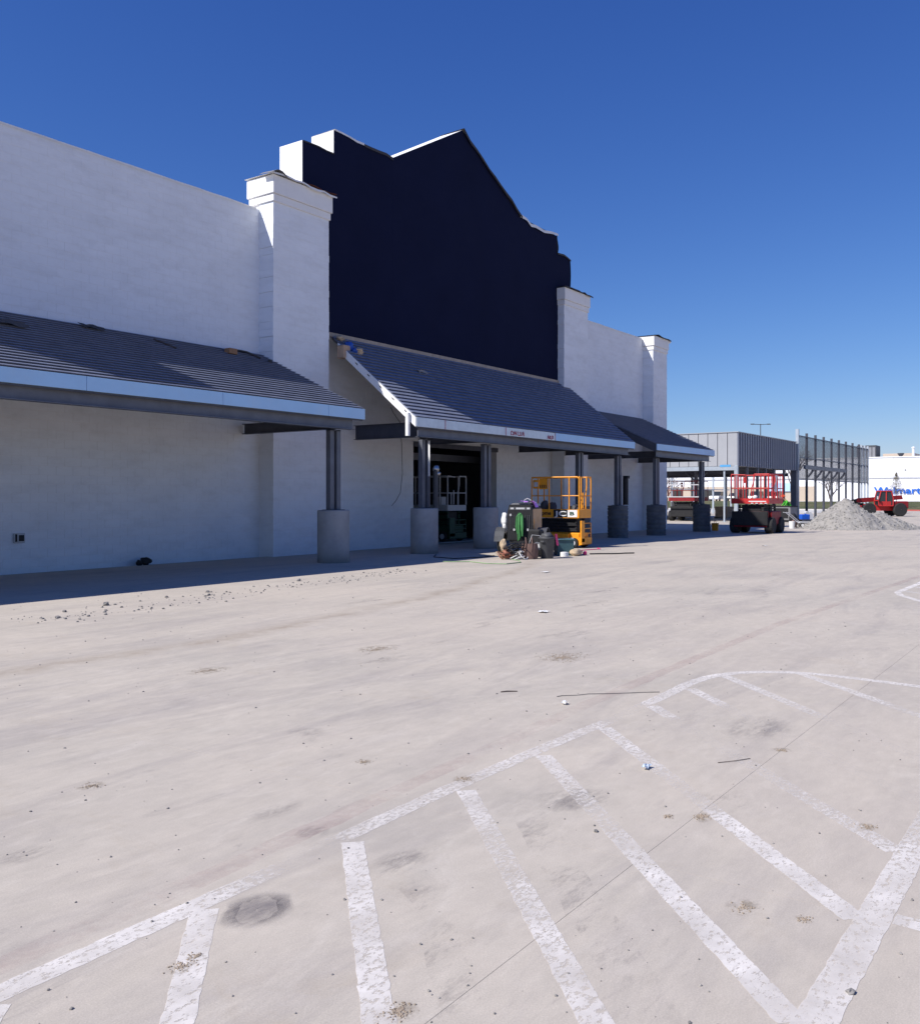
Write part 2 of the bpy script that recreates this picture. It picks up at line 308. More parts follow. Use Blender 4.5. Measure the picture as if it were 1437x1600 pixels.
    def blob(s, c, r, n=8, m=6, jit=0.2, seed=0):
        rd = random.Random(seed); rx, ry, rz = (r, r, r) if not isinstance(r, (tuple, list)) else r
        soft = n >= 7
        if soft: n *= 2; m *= 2; s.sm = True
        vs = [(c[0], c[1], c[2] - rz)]
        for i in range(1, m):
            ph = math.pi * i / m - math.pi / 2
            for j in range(n):
                t = 2 * math.pi * j / n; q = 1 + rd.uniform(-jit, jit) if not soft else 1 + jit * (1.3 * mn.noise((1.5 * math.cos(ph) * math.cos(t) + seed * 3.1, 1.5 * math.cos(ph) * math.sin(t), 1.5 * math.sin(ph))) + .5 * mn.noise((4 * math.cos(ph) * math.cos(t), 4 * math.cos(ph) * math.sin(t) + seed, 4 * math.sin(ph))))
                vs.append((c[0] + rx * q * math.cos(ph) * math.cos(t), c[1] + ry * q * math.cos(ph) * math.sin(t), c[2] + rz * q * math.sin(ph)))
        vs.append((c[0], c[1], c[2] + rz)); top = len(vs) - 1; fs = []
        for j in range(n): fs.append((0, 1 + (j + 1) % n, 1 + j))
        for i in range(m - 2):
            for j in range(n): fs.append((1 + i * n + j, 1 + i * n + (j + 1) % n, 1 + (i + 1) * n + (j + 1) % n, 1 + (i + 1) * n + j))
        for j in range(n): fs.append((top, 1 + (m - 2) * n + j, 1 + (m - 2) * n + (j + 1) % n))
        return s.add(vs, fs)
    def build(s, name, material, parent=None, smooth=False, local=False):
        me = bpy.data.meshes.new(name); o = ORG.get(parent.name, Vector((0, 0, 0))) if (parent and not local) else Vector((0, 0, 0))
        me.from_pydata([(p[0] - o.x, p[1] - o.y, p[2] - o.z) for p in s.v], [], s.f)
        mats = material if isinstance(material, (list, tuple)) else [material]
        for q in mats: me.materials.append(M[q] if isinstance(q, str) else q)
        if len(mats) > 1: me.polygons.foreach_set('material_index', s.m)
        if smooth or s.sm: me.polygons.foreach_set('use_smooth', [True] * len(me.polygons))
        me.update()
        import bmesh
        b = bmesh.new(); b.from_mesh(me); bmesh.ops.recalc_face_normals(b, faces=b.faces); b.to_mesh(me); b.free()
        ob = bpy.data.objects.new(name, me); COL.objects.link(ob)
        if parent: ob.parent = parent; ORG[ob.name] = o
        return ob
def tag(o, label=None, cat=None, group=None, kind=None):
    if label: o['label'] = label
    if cat: o['category'] = cat
    if group: o['group'] = group
    if kind: o['kind'] = kind
    return o
def thing(name, label, cat, loc=(0, 0, 0), rz=0.0, group=None):
    e = bpy.data.objects.new(name, None); COL.objects.link(e); e.location = loc; e.rotation_euler = (0, 0, rz); e.empty_display_size = 0.3
    ORG[e.name] = Vector(loc); return tag(e, label, cat, group)
def copy_tree(o, parent=None):
    c = o.copy(); COL.objects.link(c); c.parent = parent
    for ch in list(o.children): copy_tree(ch, c)
    return c
def one(name, mb, m, label, cat, group=None, smooth=False, loc=None, rz=0.0):
    """a thing that is a single mesh, its origin at its base"""
    if loc is None:
        xs = [p[0] for p in mb.v]; ys = [p[1] for p in mb.v]; zs = [p[2] for p in mb.v]
        loc = ((min(xs) + max(xs)) / 2, (min(ys) + max(ys)) / 2, min(zs)); mb.v = [(p[0] - loc[0], p[1] - loc[1], p[2] - loc[2]) for p in mb.v]
    o = mb.build(name, m, None, smooth); o.location = loc; o.rotation_euler = (0, 0, rz); return tag(o, label, cat, group)
def text_mesh(s, size, bold=0.0):
    cu = bpy.data.curves.new('lettering', 'FONT'); cu.body = s; cu.size = size; cu.extrude = 0.002; cu.offset = bold; cu.resolution_u = 3
    ob = bpy.data.objects.new('lettering', cu); COL.objects.link(ob)
    dg = bpy.context.evaluated_depsgraph_get(); me = bpy.data.meshes.new_from_object(ob.evaluated_get(dg))
    bpy.data.objects.remove(ob); bpy.data.curves.remove(cu); return me
def lettering(name, s, size, mtx, m, parent, bold=0.0, thick=1.0, fit=None):
    me = text_mesh(s, size, bold); xs = [v.co.x for v in me.vertices]; x0 = min(xs); sc = 1.0 if not fit else fit / (max(xs) - x0)
    for v in me.vertices: v.co = mtx @ Vector(((v.co.x - x0) * sc, v.co.y, v.co.z * thick))
    me.materials.clear(); me.materials.append(M[m]); me.update(); o = bpy.data.objects.new(name, me); COL.objects.link(o); o.parent = parent; return o
def basis(x, y, z, t): return Matrix(((x[0], y[0], z[0], t[0]), (x[1], y[1], z[1], t[1]), (x[2], y[2], z[2], t[2]), (0, 0, 0, 1)))

# ------------------------------------------------------------------ ground
g = MB(); g.sheet([(-300, -500), (1500, -500), (1500, 900), (-300, 900)], -0.05)
ground = tag(g.build('ground', 'concrete'), kind='structure')
lot = thing('parking_lot', None, None); lot['kind'] = 'structure'
us = [-9.23, -4.9, -0.57, 3.76, 8.1, 12.45, 16.8, 21.15, 25.5, 29.85, 34.2, 38.55, 42.9, 47.25]; vs_ = [-11.2, -6.9, -2.6, 1.70, 6.0, 10.3, 14.6, 18.6]
def slab(u0, v0, u1, v1):
    q = MB(); G = lambda c, main: 0.0010 if abs(c - main) < .01 else 0.0005
    q.box(u0 + G(u0, 3.76), v0 + G(v0, 1.70), -0.12, u1 - G(u1, 3.76), v1 - G(v1, 1.70), 0.0); return q.build('slab', 'concrete', lot)
for i in range(len(us) - 1):
    for j in range(len(vs_) - 1): slab(us[i], vs_[j], us[i + 1], vs_[j + 1])
q = MB(); q.box(3.757, -11, -.03, 3.763, 18.5, -.0010); q.box(-9, 1.697, -.03, 47, 1.703, -.0014); q.build('joint_filler', 'joint_dust', lot)
q = MB(); q.box(-60, -80, -0.12, -9.232, 60, -0.002); q.box(-9.23, -80, -0.12, 400, -11.2, -0.002); q.box(47.252, -11.198, -0.12, 400, 120, -0.002)
q.box(-9.228, 30.5, -0.12, 47.25, 120, -0.002); q.box(44.5, 18.602, -0.12, 47.248, 30.498, -0.003); q.build('outer_paving', 'concrete', lot)

# painted hatched island, parking lines and the faded fire lane
paint_root = thing('road_markings', None, None); paint_root['kind'] = 'structure'
def strip(pts, w, name, wear, m='lane_paint', z=0.0010, par=paint_root):
    rd_ = random.Random(int(sum(p[0] * 37 + p[1] * 91 for p in pts) * 10)); rag = .0035 if m == 'lane_paint' else 0.012; P = []
    for i in range(len(pts) - 1):
        a, b = Vector(pts[i]), Vector(pts[i + 1]); n_ = max(1, int((b - a).length / (.035 if m == 'lane_paint' else .15))); P += [a.lerp(b, t / n_) for t in range(n_)]
    P.append(Vector(pts[-1])); q = MB(); k = len(P); L_, R_ = [], []
    for i in range(k):
        a = P[max(i - 1, 0)]; b = P[min(i + 1, k - 1)]; d = (b - a).normalized(); nn = Vector((-d.y, d.x))
        L_.append(P[i] + nn * (w / 2 + rd_.uniform(-rag, rag))); R_.append(P[i] - nn * (w / 2 + rd_.uniform(-rag, rag)))
    q.add([(p.x, p.y, z) for p in L_] + [(p.x, p.y, z) for p in R_], [(i, i + 1, k + i + 1, k + i) for i in range(k - 1)])
    o = q.build(name, m, par)
    if m == 'lane_paint':                                            # wear: one value or (distance 0..1, value) knots along the line
        kn = [(0, wear), (1, wear)] if not isinstance(wear, (list, tuple)) else list(wear); at = o.data.attributes.new('op', 'FLOAT', 'POINT'); op = []
        for i in range(k):
            t = i / max(1, k - 1); w_ = kn[-1][1]
            for (ta, wa), (tb, wb) in zip(kn[:-1], kn[1:]):
                if ta <= t <= tb: w_ = wa + (wb - wa) * (t - ta) / max(1e-6, tb - ta); break
            op.append(w_)
        at.data.foreach_set('value', op + op)
    else: o['wear'] = wear
    return o
arc = [(7.5, 2.955), (7.75, 2.945), (7.95, 2.92), (8.13, 2.87), (8.28, 2.79), (8.41, 2.68), (8.51, 2.56), (8.60, 2.40), (8.65, 2.22), (8.66, 2.0), (8.64, 1.75)]
strip([(-3, 2.925), (1.5, 2.925), (2.80, 2.925)], 0.11, 'edge_line', [(0, .8), (.75, .85), (.93, .8), (1, .35)])
strip([(2.8, 2.93), (3.18, 2.945), (4.1, 2.96), (5.1, 2.955), (5.95, 2.93)], 0.108, 'edge_line', [(0, .06), (.1, .15), (.14, .68), (.3, .7), (.45, .6), (.62, .68), (.9, .65), (1, .55)], z=0.0011)
strip([(5.95, 2.93), (6.45, 2.93), (7.2, 2.94)] + arc + [(8.59, 1.3), (8.52, -0.6)], 0.108, 'edge_line', [(0, .3), (.06, .12), (.1, .2), (.13, .75), (.4, .85), (.6, .8), (1, .7)])
strip([(8.52, -0.6), (8.45, -4.5)], 0.11, 'edge_line', .6, z=0.0011)
strip([(-3, 0.735), (1, 0.735), (4.2, 0.735), (5.4, 0.735), (8.5, 0.74)], 0.122, 'edge_line', [(0, .9), (.55, .88), (.63, .82), (.7, .55), (.8, .35), (1, .3)], z=0.0014)
for u, kn in [(0.70, .85), (1.52, .8), (2.345, .85), (3.20, [(0, .85), (.3, .75), (1, .85)]), (4.12, [(0, .8), (.15, .7), (.25, .5), (.4, .5), (.5, .7), (1, .8)]), (4.955, [(0, .85), (.12, .75), (.25, .5), (.42, .42), (.5, .75), (1, .92)]), (5.795, [(0, .72), (.3, .65), (.42, .36), (.55, .4), (.62, .75), (1, .92)]),
              (6.61, [(0, .75), (.12, .7), (.16, .08), (.42, .08), (.5, .35), (.8, .5), (1, .65)]), (7.39, [(0, .7), (.2, .65), (.25, .10), (1, .04)]), (8.15, [(0, .75), (.25, .7), (.5, .55), (.6, .15), (1, .08)])]:
    strip([(u, 2.87), (u - 1.0, 1.87), (u - 2.08, 0.79)], 0.105, 'hatch_line', kn, z=0.0012)
strip([(8.60, 2.29), (7.4, 1.10), (7.08, 0.79)], 0.10, 'hatch_line', [(0, .78), (.4, .68), (.7, .5), (1, .4)], z=0.0012)
for u in (3.80, 6.6, 1.0): strip([(u, 0.67), (u, -1.5), (u, -4.6)], 0.10, 'stall_line', .8)
strip([(16.42, 2.80), (16.9, 2.93), (18.8, 2.90), (30, 2.9)], 0.11, 'edge_line', .9); strip([(16.42, 2.80), (16.05, 2.6), (15.62, 2.38), (15.2, 1.6), (15.1, 0.2), (15.1, -3)], 0.11, 'edge_line', .9, z=0.0014)
for u in (17.2, 18.1, 19.0, 20.0, 21.0): strip([(u, 2.86), (u - 2.1, 0.8)], 0.10, 'hatch_line', .7, z=0.0012)
strip([(-3, 3.07), (2.3, 3.10), (4.4, 3.2), (6.3, 3.3), (8.4, 3.36), (11.8, 3.42), (16.4, 3.3), (22, 3.12)], 0.13, 'fire_lane_line', 0.66, 'fire_paint', 0.0008)
# tyre scuffs and turning marks pressed into the concrete
def scuff(u, v, ru, rv, rot, wear, inner=0.0):
    q = MB(); n_ = 28; rd = random.Random(int(u * 1000)); ca, sa = math.cos(rot), math.sin(rot); ring = []
    for j in range(n_):
        t = 2 * math.pi * j / n_; k = 1 + rd.uniform(-.12, .12); x, y = ru * k * math.cos(t), rv * k * math.sin(t); ring.append((u + x * ca - y * sa, v + x * sa + y * ca, 0.0006))
    inn = [(u + (p[0] - u) * max(inner, .02), v + (p[1] - v) * max(inner, .02), 0.0006) for p in ring]
    q.add(ring + inn, [(j, (j + 1) % n_, n_ + (j + 1) % n_, n_ + j) for j in range(n_)]); o = q.build('tyre_scuff', 'scuff', paint_root); o['wear'] = wear
for a in [(2.46, 2.70, .20, .13, .5, .56, 0), (2.46, 2.70, .21, .14, .5, .60, .55), (2.25, 3.97, .16, .12, .3, .74, 0), (4.51, 4.46, .22, .13, -.6, .78, 0), (3.31, 3.50, .20, .13, .2, .80, 0), (2.93, 3.24, .22, .15, .4, .82, .3), (3.17, 2.54, .22, .13, .1, .80, 0),
          (4.33, 2.31, .35, .16, -.7, .76, 0), (3.19, 3.11, .14, .08, .6, .76, 0), (4.7, 1.64, .3, .2, .2, .84, 0), (6.4, 2.0, .5, .25, .3, .80, 0), (9.5, 5.2, .7, .3, .1, .84, 0), (12.5, 6.4, 1.0, .35, -.2, .84, 0), (7.0, 6.0, .6, .3, .4, .85, 0), (15, 5.5, 1.2, .4, 0, .85, 0), (11.0, 9.4, .9, .3, .1, .84, 0)]: scuff(*a)
def track(pts, w, wear): strip(pts, w, 'tyre_track', wear, 'scuff', 0.0004)
track([(4.6, 3.1), (3.9, 2.3), (3.3, 1.75), (2.6, 1.1), (1.9, 0.6)], 0.18, 0.83); track([(3.4, 2.9), (2.9, 2.2), (2.4, 1.7), (1.6, 1.1)], 0.15, 0.84)
track([(2, 5.2), (6, 5.6), (11, 6.8), (17, 7.4), (26, 8.0)], 0.25, 0.86); track([(3, 7.0), (8, 7.2), (13, 8.3), (20, 9.0), (30, 9.6)], 0.25, 0.87); track([(9, 2.2), (12, 3.4), (16, 5.0), (22, 6.1), (34, 6.6)], 0.24, 0.85)

# ------------------------------------------------------------------ far ground: grass bank, kerb, pale pavement
q = MB(); q.grid(lambda a, b: (118.3 + 34 * a, -60 + 170 * b, 0.16 + 0.78 * min(1, a * 1.5) + 0.06 * math.sin(b * 40 + a * 7)), 12, 60)
tag(q.build('grass_bank', 'grass', smooth=True), kind='structure')
q = MB(); q.box(117.9, -60, -0.1, 118.3, 24, 0.16); tag(q.build('kerb', 'kerb_red'), kind='structure')
q = MB(); q.box(117.9, 24.01, -0.1, 118.3, 110, 0.16); q.box(96, 24, -0.1, 117.88, 110, 0.03); tag(q.build('pavement', 'pale_paving'), kind='structure')
q = MB(); q.box(152, -60, 0.3, 240, 110, 0.90); tag(q.build('far_road', 'pale_paving'), kind='structure')

# ------------------------------------------------------------------ store building (white block walls, piers, navy gable)
store = thing('store_building', 'long white painted block store with a dark navy stepped gable over its entrance', 'building', (26.5, 18.9, 0))
WV = 18.9; PT = 9.43
def blocks(mb, u0, u1, z0, z1, v, depth, jit, seed=1, holes=(), bl=0.4, bh=0.2, gap=0.0042):
    rd = random.Random(seed); rows = int(round((z1 - z0) / bh)); hh = (z1 - z0) / rows
    for r in range(rows):
        za, zb = z0 + r * hh + gap / 2, z0 + (r + 1) * hh - gap / 2; u = u0 - (bl / 2 if r % 2 else 0)
        while u < u1 - 1e-4:
            a, b = max(u, u0) + gap / 2, min(u + bl, u1) - gap / 2; u += bl
            if b - a < 0.03: continue
            if any(h[0] < (a + b) / 2 < h[1] and h[2] < (za + zb) / 2 < h[3] for h in holes): continue
            y = v - depth + rd.uniform(-jit, jit); c = 0.003
            mb.add([(a, v, za), (b, v, za), (b, v, zb), (a, v, zb), (a + c, y, za + c), (b - c, y, za + c), (b - c, y, zb - c), (a + c, y, zb - c)],
                   [(4, 5, 6, 7), (0, 1, 5, 4), (1, 2, 6, 5), (2, 3, 7, 6), (3, 0, 4, 7)])
def wall(name, u0, u1, z0, z1, v, th, jit=0.0012, blk=True, bu0=None, depth=0.004):
    q = MB(); q.box(u0, v, z0, u1, v + th, z1); w = q.build(name, 'joint_paint' if blk else 'white_block', store)
    if blk:
        b = MB(); blocks(b, u0 if bu0 is None else bu0, u1, z0, z1, v, depth, jit, int(u0 * 10) + 3); tag(b.build('block_facing', 'white_block', w), kind='stuff')
    return w
wl = wall('front_wall', -8, 17.32, -0.1, PT, WV + 0.006, 0.3, bu0=1.6)
wr = wall('front_wall', 35.5, 42.42, -0.1, PT, WV + 0.006, 0.3)
wall('entrance_wall', 19.40, 24.2, -0.1, 6.3, 19.0, 0.3); wall('entrance_wall', 29.3, 33.45, -0.1, 6.3, 19.0, 0.3)
wall('entrance_wall', 24.2, 29.3, 3.45, 6.3, 19.0, 0.3)
q = MB(); q.box(-8, 19.21, -0.1, -7.7, 40, 8.6); q.build('end_wall', 'white_block', store)
q = MB(); q.box(43.8, 18.95, -0.1, 44.1, 40, PT); q.build('end_wall', 'white_block', store)
q = MB(); q.box(-8, 40, -0.1, 44.1, 40.3, 9.0); q.build('back_wall', 'white_block', store)
q = MB(); q.box(-7.7, 19.22, 8.4, 43.79, 39.99, 8.6); q.build('roof_slab', 'membrane_white', store)
q = MB(); q.box(-7.7, 19.31, -0.03, 43.79, 39.99, 0.0); q.build('floor_slab', 'pier_concrete', store)
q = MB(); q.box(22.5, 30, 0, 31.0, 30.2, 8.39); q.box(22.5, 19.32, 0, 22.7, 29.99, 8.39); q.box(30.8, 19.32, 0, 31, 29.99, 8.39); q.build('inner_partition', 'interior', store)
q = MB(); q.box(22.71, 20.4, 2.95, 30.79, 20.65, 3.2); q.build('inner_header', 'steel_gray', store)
q = MB(); q.box(24.2, 18.93, 3.30, 29.3, 18.99, 3.46); q.build('door_header', 'steel_dark', store)
# thin loose metal edge along the parapets
def edge_strip(name, m, pts, v0, v1, h, parent, amp=0.02, seed=0, step=0.25, drop=0.03):
    """wavy sheet folded over an outline of (u, z) points: top plus a short hanging lip"""
    rd = random.Random(seed); P = []
    for i in range(len(pts) - 1):
        a, b = Vector(pts[i]), Vector(pts[i + 1]); n_ = max(1, int((b - a).length / step)); P += [a.lerp(b, k / n_) for k in range(n_)]
    P.append(Vector(pts[-1])); vs = []; fs = []
    for i, p in enumerate(P):
        w = rd.uniform(-amp, amp); l = drop + rd.uniform(0, amp); o = rd.uniform(0, amp * .8)
        vs += [(p.x, v0 - .012 - o, p.y + w - l), (p.x, v0 - .012 - o * .5, p.y + h + w), (p.x, v1, p.y + h + w * .4), (p.x, v1, p.y + h * .3 + w * .4)]
    for i in range(len(P) - 1):
        for j in range(3): fs.append((4 * i + j, 4 * i + j + 1, 4 * i + 5 + j, 4 * i + 4 + j))
    q = MB(); q.add(vs, fs); return q.build(name, m, parent)
edge_strip('parapet_flashing', 'membrane_white', [(-8, PT), (17.2, PT)], WV, WV + .32, .02, wl, .008, 2, .5, .03)
edge_strip('parapet_flashing', 'membrane_white', [(35.6, PT), (42.3, PT)], WV, WV + .32, .02, wr, .010, 3, .5, .03)
def pillar(u0, u1, top, capm, seed, sh=True):
    q = MB(); q.box(u0 + .02, 18.3535, -0.1, u1 - .02, 19.25, top - .70); p = q.build('pillar', 'joint_paint', store)
    b = MB(); blocks(b, u0, u1, -0.1, top - .70, 18.3535, .004, .0016, seed, gap=.0036)
    rd = random.Random(seed + 50); rows = int(round((top - .6) / .2)); hh = (top - .6) / rows       # rough split-face sides
    for r in range(rows):
        for (x, sg) in ((u0, -1), (u1, 1)):
            e = rd.uniform(-.014, .016); z0 = -0.1 + r * hh + .002; z1 = z0 + hh - .004; y0 = 18.3525; y1 = 18.905
            xo = x + sg * e; xi = x - sg * .03
            b.box(xo, y0, z0, xi, y1, z1)
    tag(b.build('block_facing', 'white_block', p), kind='stuff')
    c = MB(); c.rbox(u0 - .035, 18.305, top - .70, u1 + .035, 19.28, top - .50, .012); c.rbox(u0 - .075, 18.265, top - .497, u1 + .075, 19.32, top, .012); c.build('cap', 'white_trim', p)
    if capm:
        edge_strip('cap_membrane', capm, [(u0 - .13, top + .01), (u0 + .35, top + .05), (u0 + 1.0, top + .02), (u1 + .18, top + .0)], 18.21, 19.34, .015, p, .03, seed, .25, .02)
    return p
pl1 = pillar(17.30, 19.45, 10.26, 'membrane_white', 11)
q = MB(); rd = random.Random(5)
q.grid(lambda a, b: (18.45 + 1.17 * a, 18.18 + 1.1 * b, 10.285 + .02 * math.sin(9 * a) + .03 * (1 - abs(2 * b - 1)) + (.03 * rd.random() if b < .1 else .02)), 8, 4); q.build('cap_membrane', 'membrane_rust', pl1)
q = MB(); q.grid(lambda a, b: (17.05 + .55 * a, 18.12 + .5 * b, 10.23 + .13 * math.sin(a * 3.0) + .03 * b), 6, 3); q.build('cap_membrane', 'mid_gray', pl1)
pillar(33.40, 35.50, 10.24, 'membrane_dark', 12); pillar(42.42, 44.12, 9.55, 'membrane_dark', 13)
pillar(4.5, 6.6, 10.26, 'membrane_white', 14)
q = MB(); q.blob((44.3, 18.3, 9.50), .10, 8, 6, .1, 3); q.build('cap_lamp', 'bright_white', store, True)
# navy gable panels on a white body, its returns and top left white
gable = MB(); GF = 18.65; GB = 19.57
prof = [(18.70, 6.3), (18.70, 11.71), (19.99, 11.70), (19.99, 12.41), (22.68, 12.40), (26.54, 14.54), (30.45, 12.45), (33.33, 12.38), (33.33, 11.66), (34.43, 11.63), (34.43, 6.3)]
n_ = len(prof)
gw = MB(); gw.add([(p[0], GF + .02, p[1]) for p in prof] + [(p[0], GB, p[1]) for p in prof], [tuple(range(n_, 2 * n_))] + [(i, (i + 1) % n_, n_ + (i + 1) % n_, n_ + i) for i in range(n_)] + [tuple(range(n_))[::-1]])
gw = gw.build('gable_wall', 'bright_white', store)
def panel(poly, v): q = MB(); q.prism(poly, 'y', v, GF + .018); return q.build('gable_panel', 'navy', gw)
panel([(18.703, 6.3), (22.6835, 6.3), (22.6835, 12.395), (19.993, 12.405), (19.993, 11.697), (18.703, 11.707)], GF)
panel([(22.685, 6.3), (30.445, 6.3), (30.445, 12.445), (26.54, 14.535), (22.685, 12.398)], GF - .002)
panel([(30.4465, 6.3), (34.427, 6.3), (34.427, 11.627), (33.327, 11.657), (33.327, 12.377), (30.4465, 12.445)], GF)
edge_strip('gable_flashing', 'membrane_dark', [(18.72, 11.71), (19.98, 11.70)], GF - .01, GB + .02, .015, gw, .02, 21, .3, .02)
edge_strip('gable_flashing', 'membrane_white', [(20.02, 12.41), (21.3, 12.40)], GF - .01, GB + .02, .02, gw, .02, 22, .3, .03)
edge_strip('gable_flashing', 'membrane_dark', [(21.3, 12.40), (22.7, 12.40)], GF - .015, GB + .02, .03, gw, .03, 28, .3, .05)
edge_strip('gable_flashing', 'membrane_dark', [(26.56, 14.53), (28.2, 13.66), (30.5, 12.47)], GF - .05, GB + .05, .03, gw, .05, 23, .4, .07)
edge_strip('gable_flashing', 'membrane_white', [(30.5, 12.50), (31.2, 12.36), (32.2, 12.34), (33.36, 12.42)], GF - .03, GB + .02, .03, gw, .035, 24, .3, .06)
edge_strip('gable_flashing', 'membrane_dark', [(33.34, 11.68), (33.9, 11.74), (34.47, 11.62)], GF - .02, GB + .02, .02, gw, .02, 25, .2, .04)
q = MB(); q.grid(lambda a, b: (33.34 + .06 * math.sin(b * 5) + .02, GF - .03 + .9 * a, 11.68 + .72 * b), 3, 5); q.build('gable_flashing', 'membrane_dark', gw)
q = MB(); q.grid(lambda a, b: (34.44 + .05 * math.sin(b * 3.1), GF - .02 + .9 * a, 10.30 + 1.32 * b), 3, 6); q.build('gable_flashing', 'navy', gw)
q = MB(); q.box(19.46, 18.585, 6.30, 33.38, 18.645, 6.42); q.build('wood_ledger', 'tan_wood', store)
# wall outlet and hanging cable
q = MB(); q.rbox(10.42, 18.84, 0.63, 10.66, 18.90, 0.84, .01); ob = q.build('outlet_box', 'light_gray', store); q = MB(); q.box(10.44, 18.83, .66, 10.48, 18.84, .82); q.box(10.52, 18.828, .67, 10.63, 18.84, .80); q.build('outlet_cover', 'black', ob)
q = MB(); q.path([(23.0, 18.98, 4.5), (23.07, 18.93, 4.33), (23.37, 18.9, 4.04), (23.46, 18.9, 3.3), (23.47, 18.88, 2.37), (23.34, 18.86, 1.75), (23.1, 18.84, 1.5), (22.88, 18.84, 1.33)], .009, 5); one('hanging_cable', q, 'black', 'thin black cable dangling down the white wall beside the entrance', 'cable')

# ------------------------------------------------------------------ canopies
def canopy(label, u0, u1, ve, vt, ze, zt, joints, fmats, cols, cv, cross, pier_mats, seed, rake):
    root = thing('canopy', label, 'canopy', ((u0 + u1) / 2, (ve + vt) / 2, 0), group='canopies along the store front')
    sl_ = (zt - ze) / (vt - ve); ln = math.hypot(vt - ve, zt - ze); ex = 0.178; n_ = int(ln / ex); ex = ln / n_; dv, dz = (vt - ve) / ln, (zt - ze) / ln; nv, nz = -dz, dv
    q = MB(); q.prism([(ve + .03, ze - .10), (vt, zt - .10), (vt, zt - .03), (ve + .03, ze - .03)], 'x', u0 + .02, u1 - .02); q.build('roof_deck', 'soffit', root)
    rd = random.Random(seed)
    for i in range(n_):                                                     # lapped tile courses, each tile with its own slight set
        b = MB(); u = u0 - (.165 if i % 2 else 0); jj = rd.uniform(-.002, .002)
        while u < u1 - .01:
            a, c = max(u, u0) + .0004, min(u + .33, u1) - .0004; u += .33
            if c - a < .02: continue
            s0 = i * ex - .012 + jj + rd.uniform(-.001, .001); s1 = (i + 1) * ex + .01; h0 = .042 + rd.uniform(-.0008, .0008); h1 = .004
            pts = []
            for (s_, h) in ((s0 + .035, -.004), (s1, -.02), (s1, h1), (s0 + .003, h0), (s0, h0 - .003), (s0, h0 - .011), (s0 + .035, h0 - .014)): pts.append((ve + s_ * dv + h * nv, ze + s_ * dz + h * nz))
            b.prism(pts, 'x', a, c)
        b.build('tile_course', 'tile', root)
    js = [u0 - .03] + [j for j in joints if u0 < j < u1] + [u1 + .03]
    for k in range(len(js) - 1):
        q = MB(); a, c = js[k] + .004, js[k + 1] - .004; q.rbox(a, ve - .05, ze - .265, c, ve - .012, ze - .005, .004); q.build('fascia_board', fmats[min(k, len(fmats) - 1)], root)
    q = MB(); q.box(u0 + .02, ve - .011, ze - .30, u1 - .02, ve + .02, ze - .02); q.build('fascia_backing', 'steel_dark', root)
    e0 = .25
    q = MB(); q.box(u0 + e0, ve + .12, ze - .53, u1 - e0, ve + .145, ze - .25); q.box(u0 + e0, ve + .04, ze - .53, u1 - e0, ve + .22, ze - .515); q.box(u0 + e0, ve + .04, ze - .267, u1 - e0, ve + .22, ze - .25); q.build('edge_beam', 'steel_gray', root)
    for (cu, z0, z1) in cross:
        q = MB(); q.box(cu - .09, cv, z0, cu + .09, vt - .02, z0 + .016); q.box(cu - .09, cv, z1 - .016, cu + .09, vt - .02, z1); q.box(cu - .008, cv, z0 + .016, cu + .008, vt - .02, z1 - .016); q.build('cross_beam', 'steel_dark', root)
    for k, cu in enumerate(cols):
        q = MB(); q.box(cu - .19, cv - .07, 1.30, cu - .05, cv + .07, ze - .535); q.box(cu + .045, cv - .07, 1.30, cu + .185, cv + .07, ze - .535); q.box(cu - .19, cv - .07, ze - .56, cu + .185, cv + .071, ze - .536)
        c = q.build('column', 'steel_gray', root)
        q = MB(); q.box(cu - .24, cv - .16, 1.285, cu + .24, cv + .16, 1.299); q.build('base_plate', 'steel_dark', c)
        q = MB(); r_ = .395; pm = pier_mats[k]
        if pm == 'pier_concrete': pf = [(r_, -.02), (r_ + .003, .4), (r_, .85), (r_ + .002, 1.25), (r_ - .012, 1.285), (.01, 1.287)]
        else:
            pf = [(r_ + .01, -.02)]; z = 0.05
            rr = random.Random(k + seed)
            while z < 1.2: a_ = rr.uniform(.002, .012); pf += [(r_ + .016, z), (r_ + a_ - .022, z + .012), (r_ + .006, z + .05)]; z += rr.choice((.13, .17, .2))
            pf += [(r_, 1.27), (.01, 1.285)]
        q.lathe(pf, (cu, cv, 0), 40); q.build('pier', pm, c, True)
    if rake in ('both', 'left'):
        for (uu, sg) in ((u0, -1), (u1, 1)):
            if rake == 'left' and sg == 1: continue
            rk = MB(); a, b = (uu - .035, uu - .005) if sg < 0 else (uu + .005, uu + .035)
            rk.prism([(ve - .01, ze - .27), (ve - .01, ze - .01), (vt - .28, zt - .23), (vt - .28, zt - .47)], 'x', a, b); rb = rk.build('rake_board', 'bright_white' if sg < 0 else 'steel_gray', root)
            if sg < 0:
                for j in range(6):
                    s_ = .45 + j * .62; y, z = ve + s_ * dv * .93, ze + s_ * dz * .93 - .09; h = MB(); h.prism([(y - .05, z - .055), (y + .03, z + .005), (y + .05, z + .055), (y - .03, z - .005)], 'x', a - .004, a); h.build('slot', 'black', rb)
    return root
cl = canopy('dark tiled canopy nearest the camera with long pale blue fascia', -7.5, 17.33, 15.2, 18.88, 3.80, 5.48, [-6, -2.8, .3, 3.45, 6.6, 9.73, 12.87, 16.05], ['fascia_blue'], [-1.6, 7.3, 16.75], 15.65, [(7.3, 3.28, 3.55), (16.75, 3.28, 3.55)], ['pier_concrete'] * 3, 31, 'none')
